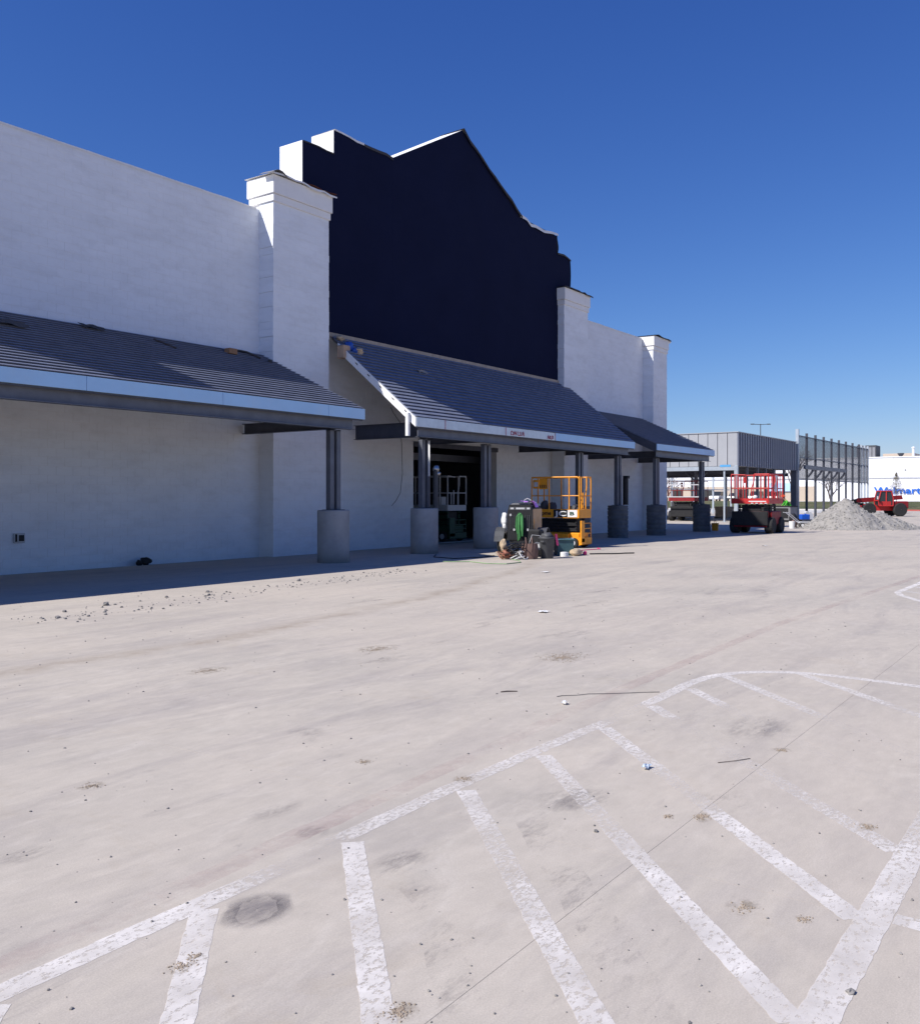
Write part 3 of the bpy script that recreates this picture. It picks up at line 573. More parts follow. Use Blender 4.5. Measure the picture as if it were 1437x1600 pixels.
cm = canopy('taller dark tiled canopy over the entrance with silver and blue fascia pieces', 19.85, 33.91, 15.5, 18.63, 3.80, 6.33, [21.15, 24.35, 27.5], ['galv', 'galv', 'galv', 'fascia_blue'], [20.89, 24.06, 30.28, 33.52], 16.0, [(20.89, 3.33, 3.76), (24.06, 3.33, 3.7), (30.28, 3.33, 3.7), (33.52, 3.33, 3.7)], ['pier_concrete', 'pier_concrete', 'pier_form', 'pier_form'], 32, 'both')
cr = canopy('low dark tiled canopy at the far end of the store', 35.45, 42.10, 15.2, 18.88, 3.80, 5.48, [], ['fascia_blue'], [36.49, 41.77], 15.65, [(36.49, 3.28, 3.55), (41.77, 3.28, 3.55)], ['pier_form', 'pier_form'], 33, 'none')
q = MB(); q.prism([(15.19, 3.45), (15.19, 3.79), (18.86, 5.40), (18.86, 5.12)], 'x', 35.40, 35.445); q.build('rake_board', 'steel_dark', cr)
for u, par in ((19.85, cm),):
    q = MB(); q.rbox(19.715, 15.66, 3.28, 19.808, 15.76, 3.92, .006); q.build('stud', 'bright_white', par)
q = MB(); q.box(20.87, 15.79, 2.2, 20.872, 15.848, 3.2); q.build('column_sun_patch', 'bright_white', cm)  # patch of sunlight on the column shaft, put in as a thin white sheet
# marker-pen scrawl on the entrance fascia
def scrawl(pts, par=cm):
    q = MB(); q.path([(24.35 + a, 15.444, 3.535 + b) for a, b in pts], .012, 4); return q
WR = ([(.32, .16), (.30, .05), (.42, .04), (.46, .12), (.34, .17)], [(.50, .04), (.51, .17), (.60, .05), (.62, .17)], [(.72, .17), (.70, .06), (.80, .04)], [(.84, .17), (.83, .05), (.93, .05), (.94, .17)], [(1.0, .05), (1.05, .18), (1.1, .04)]), ([(2.62, .04), (2.66, .15), (2.72, .04)], [(2.76, .04), (2.76, .15), (2.84, .10), (2.76, .09), (2.86, .03)], [(2.90, .15), (2.90, .04), (2.99, .06), (2.99, .14), (2.90, .15)])
for w_ in WR:
    for st in w_:
        q = MB(); q.path([(24.35 + a_, 15.444, 3.53 + b_) for a_, b_ in st], .012, 4); q.build('marker_stroke', 'marker_red', cm)
for u in (21.15, 24.355, 27.5):
    q = MB(); q.box(u - .012, 15.445, 3.54, u + .012, 15.449, 3.79); q.build('marker_line', 'marker_red', cm)
# conduit strapped to columns
q = MB(); q.tube((21.13, 15.78, 1.3), (21.13, 15.78, 2.35), .075, 10); c = one('conduit', q, 'dark_gray', 'dark pipe strapped to the entrance column left of the doorway', 'pipe'); q = MB(); q.blob((0, -.02, 1.12), .10, 8, 6, .25, 4); q.blob((.05, -.06, .98), .07, 8, 6, .25, 5); q.build('valve', 'chrome', c, True, local=True)
q = MB(); q.tube((33.85, 15.82, 1.3), (33.85, 15.82, 2.35), .11, 10); q.box(33.78, 15.70, 2.35, 33.98, 15.9, 2.46); one('conduit', q, 'black', 'black pipe strapped to the last entrance column by the far canopy', 'pipe')
# odds and ends left on the roofs
def zl(v): return 3.80 + (v - 15.2) * (5.48 - 3.80) / (18.88 - 15.2)
def zm(v): return 3.80 + (v - 15.5) * (6.33 - 3.80) / (18.63 - 15.5)
def flap(name, m, u, v, lu, lv, lift, label, cat, seed, zf=zl):
    rd = random.Random(seed); q = MB(); q.grid(lambda a, b: (u + lu * a + rd.uniform(-.03, .03), v + lv * b + rd.uniform(-.02, .02), zf(v + lv * b) + .045 + lift * abs(math.sin(a * 4.2 + b * 2)) + rd.uniform(0, .02)), 6, 3)
    k = len(q.v); fs = list(q.f); q.add([(p[0], p[1], p[2] - .008) for p in q.v], [f[::-1] for f in fs]); return one(name, q, m, label, cat)
flap('roof_felt', 'bark', 9.3, 17.6, .75, .35, .06, 'torn curled strip of roofing felt at the left edge of the near canopy', 'felt', 61)
flap('roof_felt', 'membrane_dark', 11.75, 18.4, .55, .25, .06, 'dark crumpled felt flap against the wall above the near canopy', 'felt', 62)
q = MB(); q.rbox(15.75, 18.3, zl(18.42), 16.02, 18.5, zl(18.42) + .14, .01); one('roof_brick', q, 'brick_orange', 'brown block lying at the top of the near canopy', 'block')
q = MB(); q.path([(13.55, 18.4, zl(18.4) + .07), (13.85, 17.95, zl(17.95) + .06)], .022, 4); one('roof_batten', q, 'bark', 'short dark batten lying slantwise on the near canopy', 'batten')
q = MB(); q.path([(16.2, 18.7, zl(18.7) + .06), (16.5, 18.5, zl(18.5) + .10), (16.8, 18.3, zl(18.3) + .05)], .03, 5); q.blob((16.95, 18.1, zl(18.1) + .06), .06, 7, 5, .3, 3); one('flashing_scrap', q, 'membrane_dark', 'bent dark flashing scrap where near canopy meets the white pier', 'scrap')
flap('tile_scrap', 'tan_wood', 22.6, 17.5, .45, .12, .02, 'small yellowish scrap on the tiles of the entrance canopy', 'scrap', 66, zm)
t = thing('wrapped_bundle', 'torn bundle of blue wrap and cardboard at the upper corner of entrance canopy', 'bundle', (19.95, 18.2, zm(18.2)))
q = MB(); q.rbox(19.72, 18.02, zm(18.1) - .28, 20.0, 18.3, zm(18.1) + .10, .02); q.build('carton', 'cardboard', t)
q = MB(); q.blob((20.05, 18.12, zm(18.1) + .08), (.13, .11, .17), 9, 7, .35, 8); q.blob((20.15, 17.98, zm(18.0) + .05), (.10, .08, .08), 9, 7, .35, 9); q.build('blue_wrap', 'blue_wrap', t)
q = MB(); q.blob((20.3, 17.95, zm(17.95) + .10), (.14, .09, .10), 9, 7, .35, 10); q.blob((20.0, 18.4, zm(18.4) + .12), (.14, .09, .08), 9, 7, .35, 12); q.build('paper', 'tan_bag', t)

# ------------------------------------------------------------------ machines
def arcpts(c, r, a0, a1, n_, f): return [f(c[0] + r * math.cos(a0 + (a1 - a0) * i / n_), c[1] + r * math.sin(a0 + (a1 - a0) * i / n_)) for i in range(n_ + 1)]
def scissor_lift(label, loc, rz, L=1.8, W=.8, wr=.16, zc=(.10, .48), zs=(.5, .94), zd=(.95, 1.22), zr=2.24, body='yellow', rail='yellow', chassis=None, stack='black', tr=.022, ladder=True, ext=.35, deck_m=None, thick=1, bars=0):
    t = thing('scissor_lift', label, 'scissor lift', loc, rz); hl, hw = L / 2, W / 2; chassis = chassis or body
    B = lambda mb, n_, m, p=t, s=False: mb.build(n_, m, p, s, local=True)
    q = MB(); q.rbox(-hl + .03, -hw + .09, zc[0], hl - .03, hw - .09, zc[1], .03); ch = B(q, 'chassis', chassis)
    q = MB()
    for sx in (-1, 1): q.rbox(sx * hl * .30 - .22, hw - .095, zc[0] + .06, sx * hl * .30 + .22, hw - .02, zc[1] - .03, .015); q.rbox(sx * hl * .30 - .22, -hw + .02, zc[0] + .06, sx * hl * .30 + .22, -hw + .095, zc[1] - .03, .015)
    B(q, 'side_box', chassis, t)
    for sx in (-1, 1):
        for sy in (-1, 1):
            w = MB(); y0 = sy * (hw - .11); w.lathe([(wr * .5, -.055 * thick), (wr * .92, -.055 * thick), (wr, -.04 * thick), (wr, .04 * thick), (wr * .92, .055 * thick), (wr * .5, .055 * thick)], (sx * (hl - wr - .06), y0 + sy * .05, wr), 20, 'y'); wo_ = B(w, 'wheel', 'rubber', t, False)
            w = MB(); w.lathe([(.01, -.03), (wr * .52, -.03), (wr * .52, .03), (.01, .035)], (sx * (hl - wr - .06), y0 + sy * (.05 + .035 * thick), wr), 16, 'y'); B(w, 'rim', 'light_gray' if wr < .25 else 'dark_gray', wo_)
    # folded scissor arms
    k = 5; hz = (zs[1] - zs[0]) / k
    for i in range(k):
        for sy in (-1, 1):
            q = MB(); z = zs[0] + (i + .5) * hz; e = hz * .28; q.prism([(-hl + .15, z - e - hz * .42), (-hl + .15, z - e + hz * .1), (hl - .15, z + e + hz * .1), (hl - .15, z + e - hz * .42)] if i % 2 else [(-hl + .15, z + e - hz * .42), (-hl + .15, z + e + hz * .1), (hl - .15, z - e + hz * .1), (hl - .15, z - e - hz * .42)], 'y', sy * (hw * .62) - .025, sy * (hw * .62) + .025)
            for x in (-hl + .17, 0, hl - .17): q.tube((x, sy * hw * .62 - .05, z), (x, sy * hw * .62 + .05, z), .028, 8)
            B(q, 'scissor_arm', stack)
    q = MB(); q.box(-hl + .2, -hw * .5, zs[0], hl - .2, hw * .5, zs[1] - .02); B(q, 'hydraulic_unit', 'black')
    q = MB(); q.box(-hl, -hw, zd[0], hl, hw, zd[0] + .04); B(q, 'deck', 'mid_gray')
    for (a, b, c, d) in ((-hl, -hw - .012, hl, -hw + .012), (-hl, hw - .012, hl, hw + .012), (-hl - .012, -hw + .013, -hl + .012, hw - .013), (hl - .012, -hw + .013, hl + .012, hw - .013)):
        q = MB(); q.box(a, b, zd[0] - .005, c, d, zd[1]); B(q, 'toe_board', deck_m or body)
    zmid = zd[1] + (zr - zd[1]) * .42
    for sy in (-1, 1):
        q = MB(); y = sy * hw
        q.path([(-hl, y, zd[1]), (-hl, y, zr - .06), (-hl + .06, y, zr), (hl - .06, y, zr), (hl, y, zr - .06), (hl, y, zd[1])], tr, 8); q.tube((-hl, y, zmid), (hl, y, zmid), tr * .8, 8)
        for x in (-hl + ext, hl * .25): q.tube((x, y, zd[1] - .1), (x, y, zr), tr, 8)
        for i in range(bars): x = -hl + L * (i + 1) / (bars + 1); q.tube((x, y, zd[1]), (x, y, zr), tr * .7, 6)
        B(q, 'guard_rail', rail)
    for sx in (-1, 1):
        q = MB(); x = sx * hl
        if sx < 0:
            for a, b in ((-hw, -.05 * W), (.12 * W, hw)): q.path([(x, a, zr - .03), (x, a + (b - a) * .15 if a < 0 else b, zr)], tr, 6)
            q.tube((x, -hw, zr), (x, -hw * .25, zr), tr, 8); q.path([(x, -hw * .25, zr), (x - .01, -hw * .22, zr - .3), (x, -hw * .1, zmid), (x, -hw * .1, zd[1])], tr, 8); q.path([(x, hw * .35, zmid + .1), (x, hw * .35, zd[1] + .03), (x, hw * .62, zd[1] + .03), (x, hw * .62, zmid)], tr, 8)
            q.tube((x, -hw, zmid), (x, hw, zmid), tr * .8, 8)
        else: q.tube((x, -hw, zr), (x, hw, zr), tr, 8); q.tube((x, -hw, zmid), (x, hw, zmid), tr * .8, 8); q.tube((x, 0, zd[1]), (x, 0, zr), tr, 8)
        for i in range(bars): y = -hw + W * (i + 1) / (bars + 1); q.tube((x, y, zd[1]), (x, y, zr), tr * .7, 6)
        B(q, 'guard_rail', rail)
    q = MB(); q.rbox(hl - .30, hw - .05, zr - .36, hl - .06, hw + .05, zr - .08, .02); cb = B(q, 'control_box', body); q = MB(); q.box(hl - .26, hw + .051, zr - .30, hl - .12, hw + .056, zr - .15); B(q, 'control_panel', 'light_gray', cb)
    if ladder:
        q = MB(); x = -hl - .035; q.rbox(x - .03, hw * .35, .18, x + .03, hw - .05, .86, .01); q2 = MB()
        q2.path([(x, -hw + .08, .2), (x, -hw + .08, .78), (x, hw * .3, .78)], .018, 6)
        for z in (.3, .45, .6): q2.box(x - .03, -hw + .08, z, x + .03, hw * .34, z + .025)
        B(q, 'end_panel', body); B(q2, 'ladder', body); q = MB(); q.prism([(-hl - .065, .12), (-hl + .05, .08), (-hl + .05, .34), (-hl - .065, .30)], 'y', -hw + .06, hw - .06); B(q, 'bumper', body)
    return t
yl = scissor_lift('yellow scissor lift with black lettered toe board parked before the entrance', (26.1, 14.45, 0), R(90), L=1.72, W=.8)
hw = .4; D = basis((-1, 0, 0), (0, 0, 1), (0, 1, 0), (0, 0, 0))
q = MB(); q.box(-.80, hw + .0125, .965, .05, hw + .0165, 1.21); dp = q.build('decal_plate', 'black', yl, local=True)
q = MB(); q.box(-.80, hw + .017, .975, -.46, hw + .019, 1.20); q.build('decal_square', 'white_plastic', dp, local=True)
lettering('logo_letters', 'JC', .22, Matrix.Translation((.01, hw + .0195, 1.01)) @ D, 'white_plastic', dp, .004, fit=.42)
lettering('logo_letters', 'B', .15, Matrix.Translation((-.54, hw + .0215, 1.035)) @ D, 'deep_green', dp, .006, fit=.16)
lettering('hire_letters', 'equipme', .17, Matrix.Translation((.80, hw + .0150, 1.04)) @ D, 'black', yl, .004, fit=.66)
q = MB(); q.box(.28, hw - .02, 1.86, .58, hw + .0, 2.2); q.build('warning_board', 'yellow', yl, local=True)
q = MB()
for i in range(4): q.prism([(.30 + .07 * i, 1.9), (.335 + .07 * i, 1.9), (.365 + .07 * i, 2.0), (.33 + .07 * i, 2.0)], 'y', hw + .001, hw + .004)
q.build('warning_stripes', 'black', yl, local=True)
q = MB(); q.blob((.55, .1, 1.18), (.14, .14, .2), 9, 7, .2, 3); q.blob((.25, .12, 1.15), (.16, .12, .16), 9, 7, .25, 4); q.blob((-.55, .05, 1.1), (.16, .16, .14), 8, 6, .2, 4)
o = q.build('tool_sack', 'dark_gray'); o.matrix_world = yl.matrix_world; o.location = (26.1, 14.45, 0.13); o.rotation_euler = (0, 0, R(90)); tag(o, 'lumpy dark sacks piled on the deck of the yellow scissor lift', 'sacks')
rl = scissor_lift('big red rough terrain scissor lift standing beyond the far canopy', (41.75, 13.05, 0), R(0), L=2.1, W=1.66, wr=.36, zc=(.28, .98), zs=(.98, 1.28), zd=(1.32, 1.55), zr=2.62, body='red', chassis='maroon', rail='red', tr=.026, ladder=False, ext=.6, thick=3.2, bars=4)
q = MB(); q.rbox(-1.09, -.80, .35, -1.00, .80, .98, .03); q.build('end_cowl', 'black', rl, local=True)
q = MB(); q.box(-1.068, -.72, 1.40, -1.064, .05, 1.44); q.build('name_strip', 'white_plastic', rl, local=True)
q = MB()
for i in range(4): q.box(-1.070, -.76 + i * .2, 1.325, -1.064, -.65 + i * .2, 1.355)
q.build('reflector', 'white_plastic', rl, local=True)
q = MB(); q.rbox(-.7, -.86, .40, .7, -.80, .98, .03); q.build('side_cowl', 'maroon', rl, local=True)
rd = random.Random(9); q = MB(); q.grid(lambda a, b: (41.85 - .35 + .45 * a * (1 - .5 * b) + .05 * math.sin(7 * b), 12.19 - .03 * math.sin(b * 6 + a * 3), 2.60 - .75 * b - .06 * rd.random()), 5, 8)
one('white_rag', q, 'white_plastic', 'white cloth hanging from the rail of the big red lift', 'cloth')
q = MB(); q.blob((40.78, 12.85, 1.60), (.12, .12, .10), 12, 8, .05, 2); one('hard_hat', q, 'white_plastic', 'white hard hat resting on the platform edge of the big red lift', 'hard hat', smooth=True)
scissor_lift('dark red scissor lift parked inside the unfinished steel frame', (60.5, 23.6, 0), R(0), L=2.5, W=1.8, wr=.36, zc=(.28, 1.0), zs=(1.0, 1.3), zd=(1.35, 1.6), zr=2.7, body='maroon', chassis='black', rail='maroon', ladder=False, thick=3, bars=1)
wlft = scissor_lift('scissor lift with white rails and dark green base inside the doorway', (27.2, 20.3, 0), R(90), L=1.9, W=1.15, wr=.19, zc=(.12, .6), zs=(.6, 1.1), zd=(1.12, 1.32), zr=2.36, body='deep_green', rail='light_gray', chassis='deep_green', stack='deep_green', deck_m='light_gray', tr=.024)
q = MB(); q.rbox(26.72, 19.7, 1.16, 27.02, 20.05, 1.62, .01); one('carton', q, 'light_gray', 'pale box on the deck of the lift inside the doorway', 'box')

# telehandler behind the gravel heap
th = thing('telehandler', 'red telehandler with lowered boom behind the gravel heap', 'telehandler', (84.0, 15.9, 0), R(126)); th.scale = (.88, .88, .88)
TB = lambda mb, n_, m, p=th, s=False: mb.build(n_, m, p, s, local=True)
q = MB(); q.prism([(-2.2, .55), (2.0, .55), (2.1, .8), (1.9, 1.05), (-.6, 1.1), (-1.5, 1.35), (-2.25, 1.3)], 'y', -.55, .45); TB(q, 'chassis', 'red')
for x in (-1.45, 1.5):
    for sy in (-1, 1):
        q = MB(); q.lathe([(.3, -.2), (.58, -.2), (.64, -.14), (.64, .14), (.58, .2), (.3, .2)], (x, sy * .92, .64), 24, 'y'); w = TB(q, 'wheel', 'rubber'); q = MB(); q.lathe([(.02, -.16), (.31, -.16), (.31, .16), (.02, .17)], (x, sy * .95, .64), 16, 'y'); TB(q, 'rim', 'light_gray', w)
    q = MB(); q.tube((x, -.9, .64), (x, .9, .64), .09, 8); TB(q, 'axle', 'black')
q = MB(); q.prism([(-.75, 1.0), (.55, 1.0), (.62, 1.5), (.38, 2.38), (-.6, 2.38), (-.78, 1.7)], 'y', .12, .98); cabo = TB(q, 'cab', 'glass')
q = MB()
for y in (.10, 1.0):
    for a, b in (((-.76, 1.0), (-.79, 1.7)), ((-.79, 1.7), (-.61, 2.4)), ((-.61, 2.4), (.39, 2.4)), ((.39, 2.4), (.63, 1.5)), ((.63, 1.5), (.56, 1.0)), ((-.76, 1.0), (.56, 1.0)), ((-.1, 1.0), (-.12, 2.4))): q.tube((a[0], y, a[1]), (b[0], y, b[1]), .055, 6)
for (x, z) in ((-.61, 2.4), (.39, 2.4), (.63, 1.5), (-.79, 1.7)): q.tube((x, .1, z), (x, 1.0, z), .055, 6)
TB(q, 'cab_frame', 'red', cabo); q = MB(); q.box(-.62, .08, 2.38, .40, 1.02, 2.45); TB(q, 'cab_roof', 'red', cabo)
q = MB(); q.rbox(-.55, 1.01, 1.02, .50, 1.03, 1.42, .01); TB(q, 'door', 'red', cabo)
q = MB(); q.prism([(-2.2, 1.62), (-2.1, 2.02), (2.1, 1.72), (2.3, 1.42), (2.1, 1.30)], 'y', -.42, .0); TB(q, 'boom', 'maroon')
q = MB(); q.prism([(2.0, 1.32), (2.2, 1.66), (3.0, 1.50), (3.1, 1.15), (2.8, 1.1)], 'y', -.36, -.06); TB(q, 'boom_head', 'black')
q = MB(); q.box(3.05, -.75, .55, 3.15, .6, 1.55); q.build('fork_carriage', 'dark_gray', th, local=True)
for y in (-.5, .35): q = MB(); q.box(3.15, y - .06, .55, 4.1, y + .06, .60); TB(q, 'fork', 'black')
q = MB(); q.rbox(-2.3, .1, .75, -.8, .95, 1.45, .08); TB(q, 'engine_cover', 'maroon')
q = MB()
for z in (.95, 1.12): q.path([(1.0, 1.0, z), (1.9, 1.0, z), (1.95, .7, z)], .03, 5)
TB(q, 'step_rail', 'red')
q = MB(); q.tube((.7, 1.05, 1.6), (.85, 1.2, 1.75), .02, 5); q.rbox(.80, 1.15, 1.62, .86, 1.35, 1.92, .01); TB(q, 'mirror', 'light_gray')

# towed welder generator
wg = thing('welder_generator', 'black fronted towed welding generator with bronze side panel', 'generator', (21.98, 13.32, 0), R(20)); wg.scale = (1, .78, 1)
WB_ = lambda mb, n_, m, p=wg, s=False: mb.build(n_, m, p, s, local=True)
# local: -x is the front that faces the camera, +y its left
q = MB(); q.rbox(-.62, -.43, .42, .75, .43, 1.36, .05); bod = WB_(q, 'housing', 'black')
q = MB(); q.prism([(-.45, .44), (.45, .44), (.45, 1.2), (.38, 1.40), (-.38, 1.40), (-.45, 1.2)], 'x', -.665, -.615); fr = WB_(q, 'front_panel', 'black')
q = MB(); q.box(-.672, -.38, 1.25, -.668, .38, 1.34); WB_(q, 'name_plate', 'dark_gray', fr)
for (y0, y1) in ((.22, .34), (-.17, .14), (-.35, -.24)): q = MB(); q.box(-.676, y0, 1.275, -.673, y1, 1.32); WB_(q, 'badge', 'light_gray', fr)
for y in (-.33, -.26, -.19, .12, .19, .26, .33): q = MB(); q.box(-.685, y - .012, .72, -.666, y + .012, 1.12); WB_(q, 'grille_bar', 'dark_gray', fr)
for (y, z) in ((.2, .72), (-.28, .72), (.33, 1.12)): q = MB(); q.lathe([(.01, -.03), (.035, -.03), (.035, 0)], (-.665, y, z), 10, 'x'); WB_(q, 'socket', 'light_gray', fr)
q = MB(); q.rbox(-.60, -.452, .50, .72, -.432, 1.28, .01); sp = WB_(q, 'side_panel', 'bronze_panel'); q = MB(); q.box(-.50, -.458, .78, -.42, -.453, 1.02); WB_(q, 'orange_handle', 'yellow', sp)
q = MB(); q.prism([(-.42, 1.36), (.42, 1.36), (.3, 1.44), (-.3, 1.44)], 'x', -.55, .7); WB_(q, 'hood', 'mid_gray')
q = MB(); q.path([(.4, -.12, 1.42), (.4, -.12, 1.52), (.4, 0, 1.57), (.4, .12, 1.52), (.4, .12, 1.42)], .013, 6); WB_(q, 'lifting_eye', 'light_gray')
q = MB(); q.box(-.75, -.36, .36, .95, -.28, .42); q.box(-.75, .28, .36, .95, .36, .42); q.box(-.75, -.28, .36, -.67, .28, .42); WB_(q, 'trailer_frame', 'black')
for sy in (-1, 1):
    q = MB(); q.lathe([(.15, -.09), (.30, -.09), (.33, -.06), (.33, .06), (.30, .09), (.15, .09)], (-.32, sy * .74, .33), 22, 'y'); w = WB_(q, 'wheel', 'rubber'); q = MB(); q.lathe([(.01, -.06), (.16, -.06), (.16, .06), (.01, .07)], (-.32, sy * .76, .33), 14, 'y'); WB_(q, 'rim', 'light_gray', w)
    q = MB(); P = arcpts((-.32, .36), .42, R(5), R(175), 8, lambda a, b: (a, b)); P2 = arcpts((-.32, .36), .40, R(175), R(5), 8, lambda a, b: (a, b)); q.prism(P + P2, 'y', sy * .74 - .17, sy * .74 + .17); WB_(q, 'fender', 'dark_gray')
# green hose coil hung on its front, cloth and sack
def Wp(x, y, z):
    y *= .78; c, s_ = math.cos(R(20)), math.sin(R(20)); return (21.98 + x * c - y * s_, 13.32 + x * s_ + y * c, z)
rd = random.Random(4); q = MB()
for i in range(16):
    w = .05 + .05 * rd.random(); oy = rd.uniform(-.05, .05) - .02; b = .46 + rd.uniform(-.06, .2); tp = 1.18 - rd.uniform(0, .06); dx = rd.uniform(-.06, 0)
    q.path([Wp(-.70 + dx, oy - w, b + .1), Wp(-.72 + dx, oy - w * 1.1, .8), Wp(-.72 + dx, oy - w * .9, tp - .06), Wp(-.73 + dx, oy, tp), Wp(-.72 + dx, oy + w * .9, tp - .06), Wp(-.72 + dx, oy + w * 1.1, .8), Wp(-.70 + dx, oy + w * .6, b)], .013, 5)
one('hose_coil', q, 'green_hose', 'coil of bright green hose hung on the front of the generator', 'hose')
rd = random.Random(14); q = MB(); q.grid(lambda a, b: Wp(-.66 + .75 * b, .12 - .60 * a, 1.475 - (.16 * max(0, a - .8) * 5 if b > .2 else .0) + .02 * rd.random() + .015 * math.sin(9 * a)), 8, 6)
one('violet_cloth', q, 'violet_cloth', 'violet cloth draped over the top of the generator', 'cloth')
q = MB(); q.blob(Wp(-.35, .62, .98), (.11, .11, .19), 9, 7, .25, 6); q.blob(Wp(-.40, .60, .78), (.07, .07, .15), 9, 7, .25, 7); one('white_sack', q, 'white_plastic', 'crumpled white sack hanging at the left side of the generator', 'sack')

# heap of leads and tools in front of it
def cable_tangle(label, c, m, n_, seed, spread=.3, h=.3, r_=.012):
    rd = random.Random(seed); q = MB()
    for i in range(n_):
        a0 = rd.uniform(0, 6.28); rr = rd.uniform(.06, .16); cx, cy, cz = c[0] + rd.uniform(-spread, spread), c[1] + rd.uniform(-spread, spread) * .6, rd.uniform(.03, h)
        tilt = rd.uniform(-.9, .9); P = []
        for k in range(9):
            t_ = a0 + k * .75; P.append((cx + rr * math.cos(t_), cy + rr * math.sin(t_) * math.cos(tilt), max(.015, cz + rr * math.sin(t_) * math.sin(tilt))))
        q.path(P, r_, 5)
    return one('cable_tangle', q, m, label, 'cables')
cable_tangle('tangle of copper coloured leads in front of the generator', (20.10, 12.78), 'copper', 6, 3, .16, .16, .010)
cable_tangle('tangle of black welding leads in front of the generator', (20.32, 12.58), 'black', 22, 5, .26, .38, .014)
cable_tangle('tangle of tan rope in front of the generator', (20.15, 12.85), 'tan_bag', 7, 6, .18, .34, .014)
cable_tangle('tangle of pale white leads in front of the generator', (20.35, 12.45), 'white_plastic', 6, 8, .24, .38)
q = MB(); q.blob((20.22, 12.9, .34), (.10, .09, .17), 9, 7, .3, 21); one('canvas_bag', q, 'tan_bag', 'pale canvas bag atop the heap of leads', 'bag')
q = MB(); q.blob((20.1, 12.75, .13), (.12, .10, .12), 9, 7, .3, 24); one('red_reel', q, 'copper', 'rusty red reel low in the heap of leads', 'reel')
tb = thing('tool_bag', 'brown leather tool bag standing in front of the generator', 'bag', (20.55, 12.30, 0), R(125))
q = MB(); q.grid(lambda a, b: ((.20 + .02 * math.sin(3.1 * b)) * math.cos(6.2832 * a), (.13 + .02 * math.sin(3.1 * b)) * math.sin(6.2832 * a), .40 * b), 18, 6); q.build('bag_body', 'brown_bag', tb, True, local=True)
for x in (-.08, .08): q = MB(); q.path([(x - .05, -.15, .2), (x - .03, -.13, .42), (x + .03, .0, .55), (x + .03, .13, .42), (x + .05, .15, .2)], .014, 5); q.build('handle', 'brown_bag', tb, local=True)
for x in (-.1, .09): q = MB(); q.rbox(x - .07, -.17, .05, x + .07, -.135, .22, .02); q.build('pocket', 'brown_bag', tb, local=True)
q = MB(); q.grid(lambda a, b: (20.75 + .30 * a + .06 * b, 12.35 - .25 * a - .04 * math.sin(6 * b), .20 + .18 * b + .05 * math.sin(5 * a)), 7, 5); one('white_sheet', q, 'white_plastic', 'crumpled white plastic sheet between tool bag and black bin', 'sheet')
q = MB(); q.path([(20.6, 12.35, .4), (20.66, 12.3, .62), (20.8, 12.15, .60), (20.9, 12.05, .38)], .008, 5); one('wire_loop', q, 'light_gray', 'thin grey wire loop arching above the tool bag', 'wire')
bn = thing('trash_bin', 'round black rubbish bin with a pink tag beside the generator', 'bin', (21.0, 12.05, 0))
q = MB(); q.lathe([(.15, 0), (.165, .02), (.20, .50), (.222, .52), (.222, .56), (.19, .56), (.15, .05)], (0, 0, 0), 24); q.build('bin_body', 'dark_gray', bn, True, local=True)
q = MB(); q.blob((0, 0, .58), (.17, .17, .10), 10, 7, .25, 17); q.build('bin_liner', 'dark_gray', bn, local=True)
q = MB(); q.grid(lambda a, b: (.02 + .11 * a + .05 * b, -.23 - .02 * b, .64 - .30 * b + .02 * math.sin(8 * a)), 3, 6); q.build('pink_tag', 'pink', bn, local=True)
for (sx, sy) in ((-1, 0), (1, 0)): q = MB(); q.rbox(sx * .21, -.05, .42, sx * .25, .05, .47, .01); q.build('grip', 'dark_gray', bn, local=True)
q = MB(); q.rbox(21.25, 12.4, .06, 21.5, 12.8, .74, .05); one('fuel_can', q, 'black', 'tall black can standing between bin and yellow lift', 'can')
tt = thing('storage_tote', 'dark teal tote with grey wrap right of the rubbish bin', 'tote', (22.45, 12.35, 0), R(40))
q = MB(); q.prism([(-.27, .0), (.27, .0), (.33, .42), (-.33, .42)], 'y', -.22, .22); q.build('tub', 'teal_tote', tt, local=True); q = MB(); q.rbox(-.36, -.25, .42, .36, .25, .46, .015); q.build('lid', 'teal_tote', tt, local=True)
rd = random.Random(31); q = MB(); q.grid(lambda a, b: (.0 + .36 * a, -.27 - .02 * rd.random(), .46 - .30 * b * a + .02 * rd.random()), 5, 4); q.build('wrap', 'light_gray', tt, local=True)
q = MB(); q.blob((22.42, 11.95, .09), (.24, .14, .10), 10, 6, .25, 41); one('knee_pad_bag', q, 'tan_bag', 'flat tan sack on the ground in front of the teal tote', 'sack')
q = MB(); q.blob((22.75, 11.85, .06), (.07, .05, .06), 8, 6, .2, 42); one('glove', q, 'pink', 'small red glove beside the tan sack', 'glove')
q = MB(); q.lathe([(.10, 0), (.11, .01), (.11, .12), (.06, .13)], (21.85, 12.0, 0), 14); one('white_cup', q, 'white_plastic', 'small white tub between the bin and the teal tote', 'tub')
q = MB(); rd = random.Random(2)
q.path([(22.95 + .22 * i, 11.75 - .16 * i + rd.uniform(-.06, .06), .03) for i in range(6)], .018, 5); one('power_lead', q, 'black', 'black lead trailing from the tote across the ground', 'lead')
q = MB(); q.path([(18.3, 13.45, .014), (18.7, 12.9, .014), (18.4, 12.2, .014), (18.55, 11.75, .014), (19.2, 11.75, .014), (19.7, 12.1, .014), (20.0, 12.5, .014)], .012, 5); one('ground_hose', q, 'pale_green_hose', 'thin green hose looping over the ground left of the generator', 'hose')
q = MB(); q.path([(20.5, 15.3, .014), (19.6, 14.7, .014), (19.4, 13.9, .014), (20.3, 13.6, .014), (21.0, 13.7, .014)], .012, 5); one('ground_hose', q, 'black', 'dark hose lying in the shade by the entrance column', 'hose')
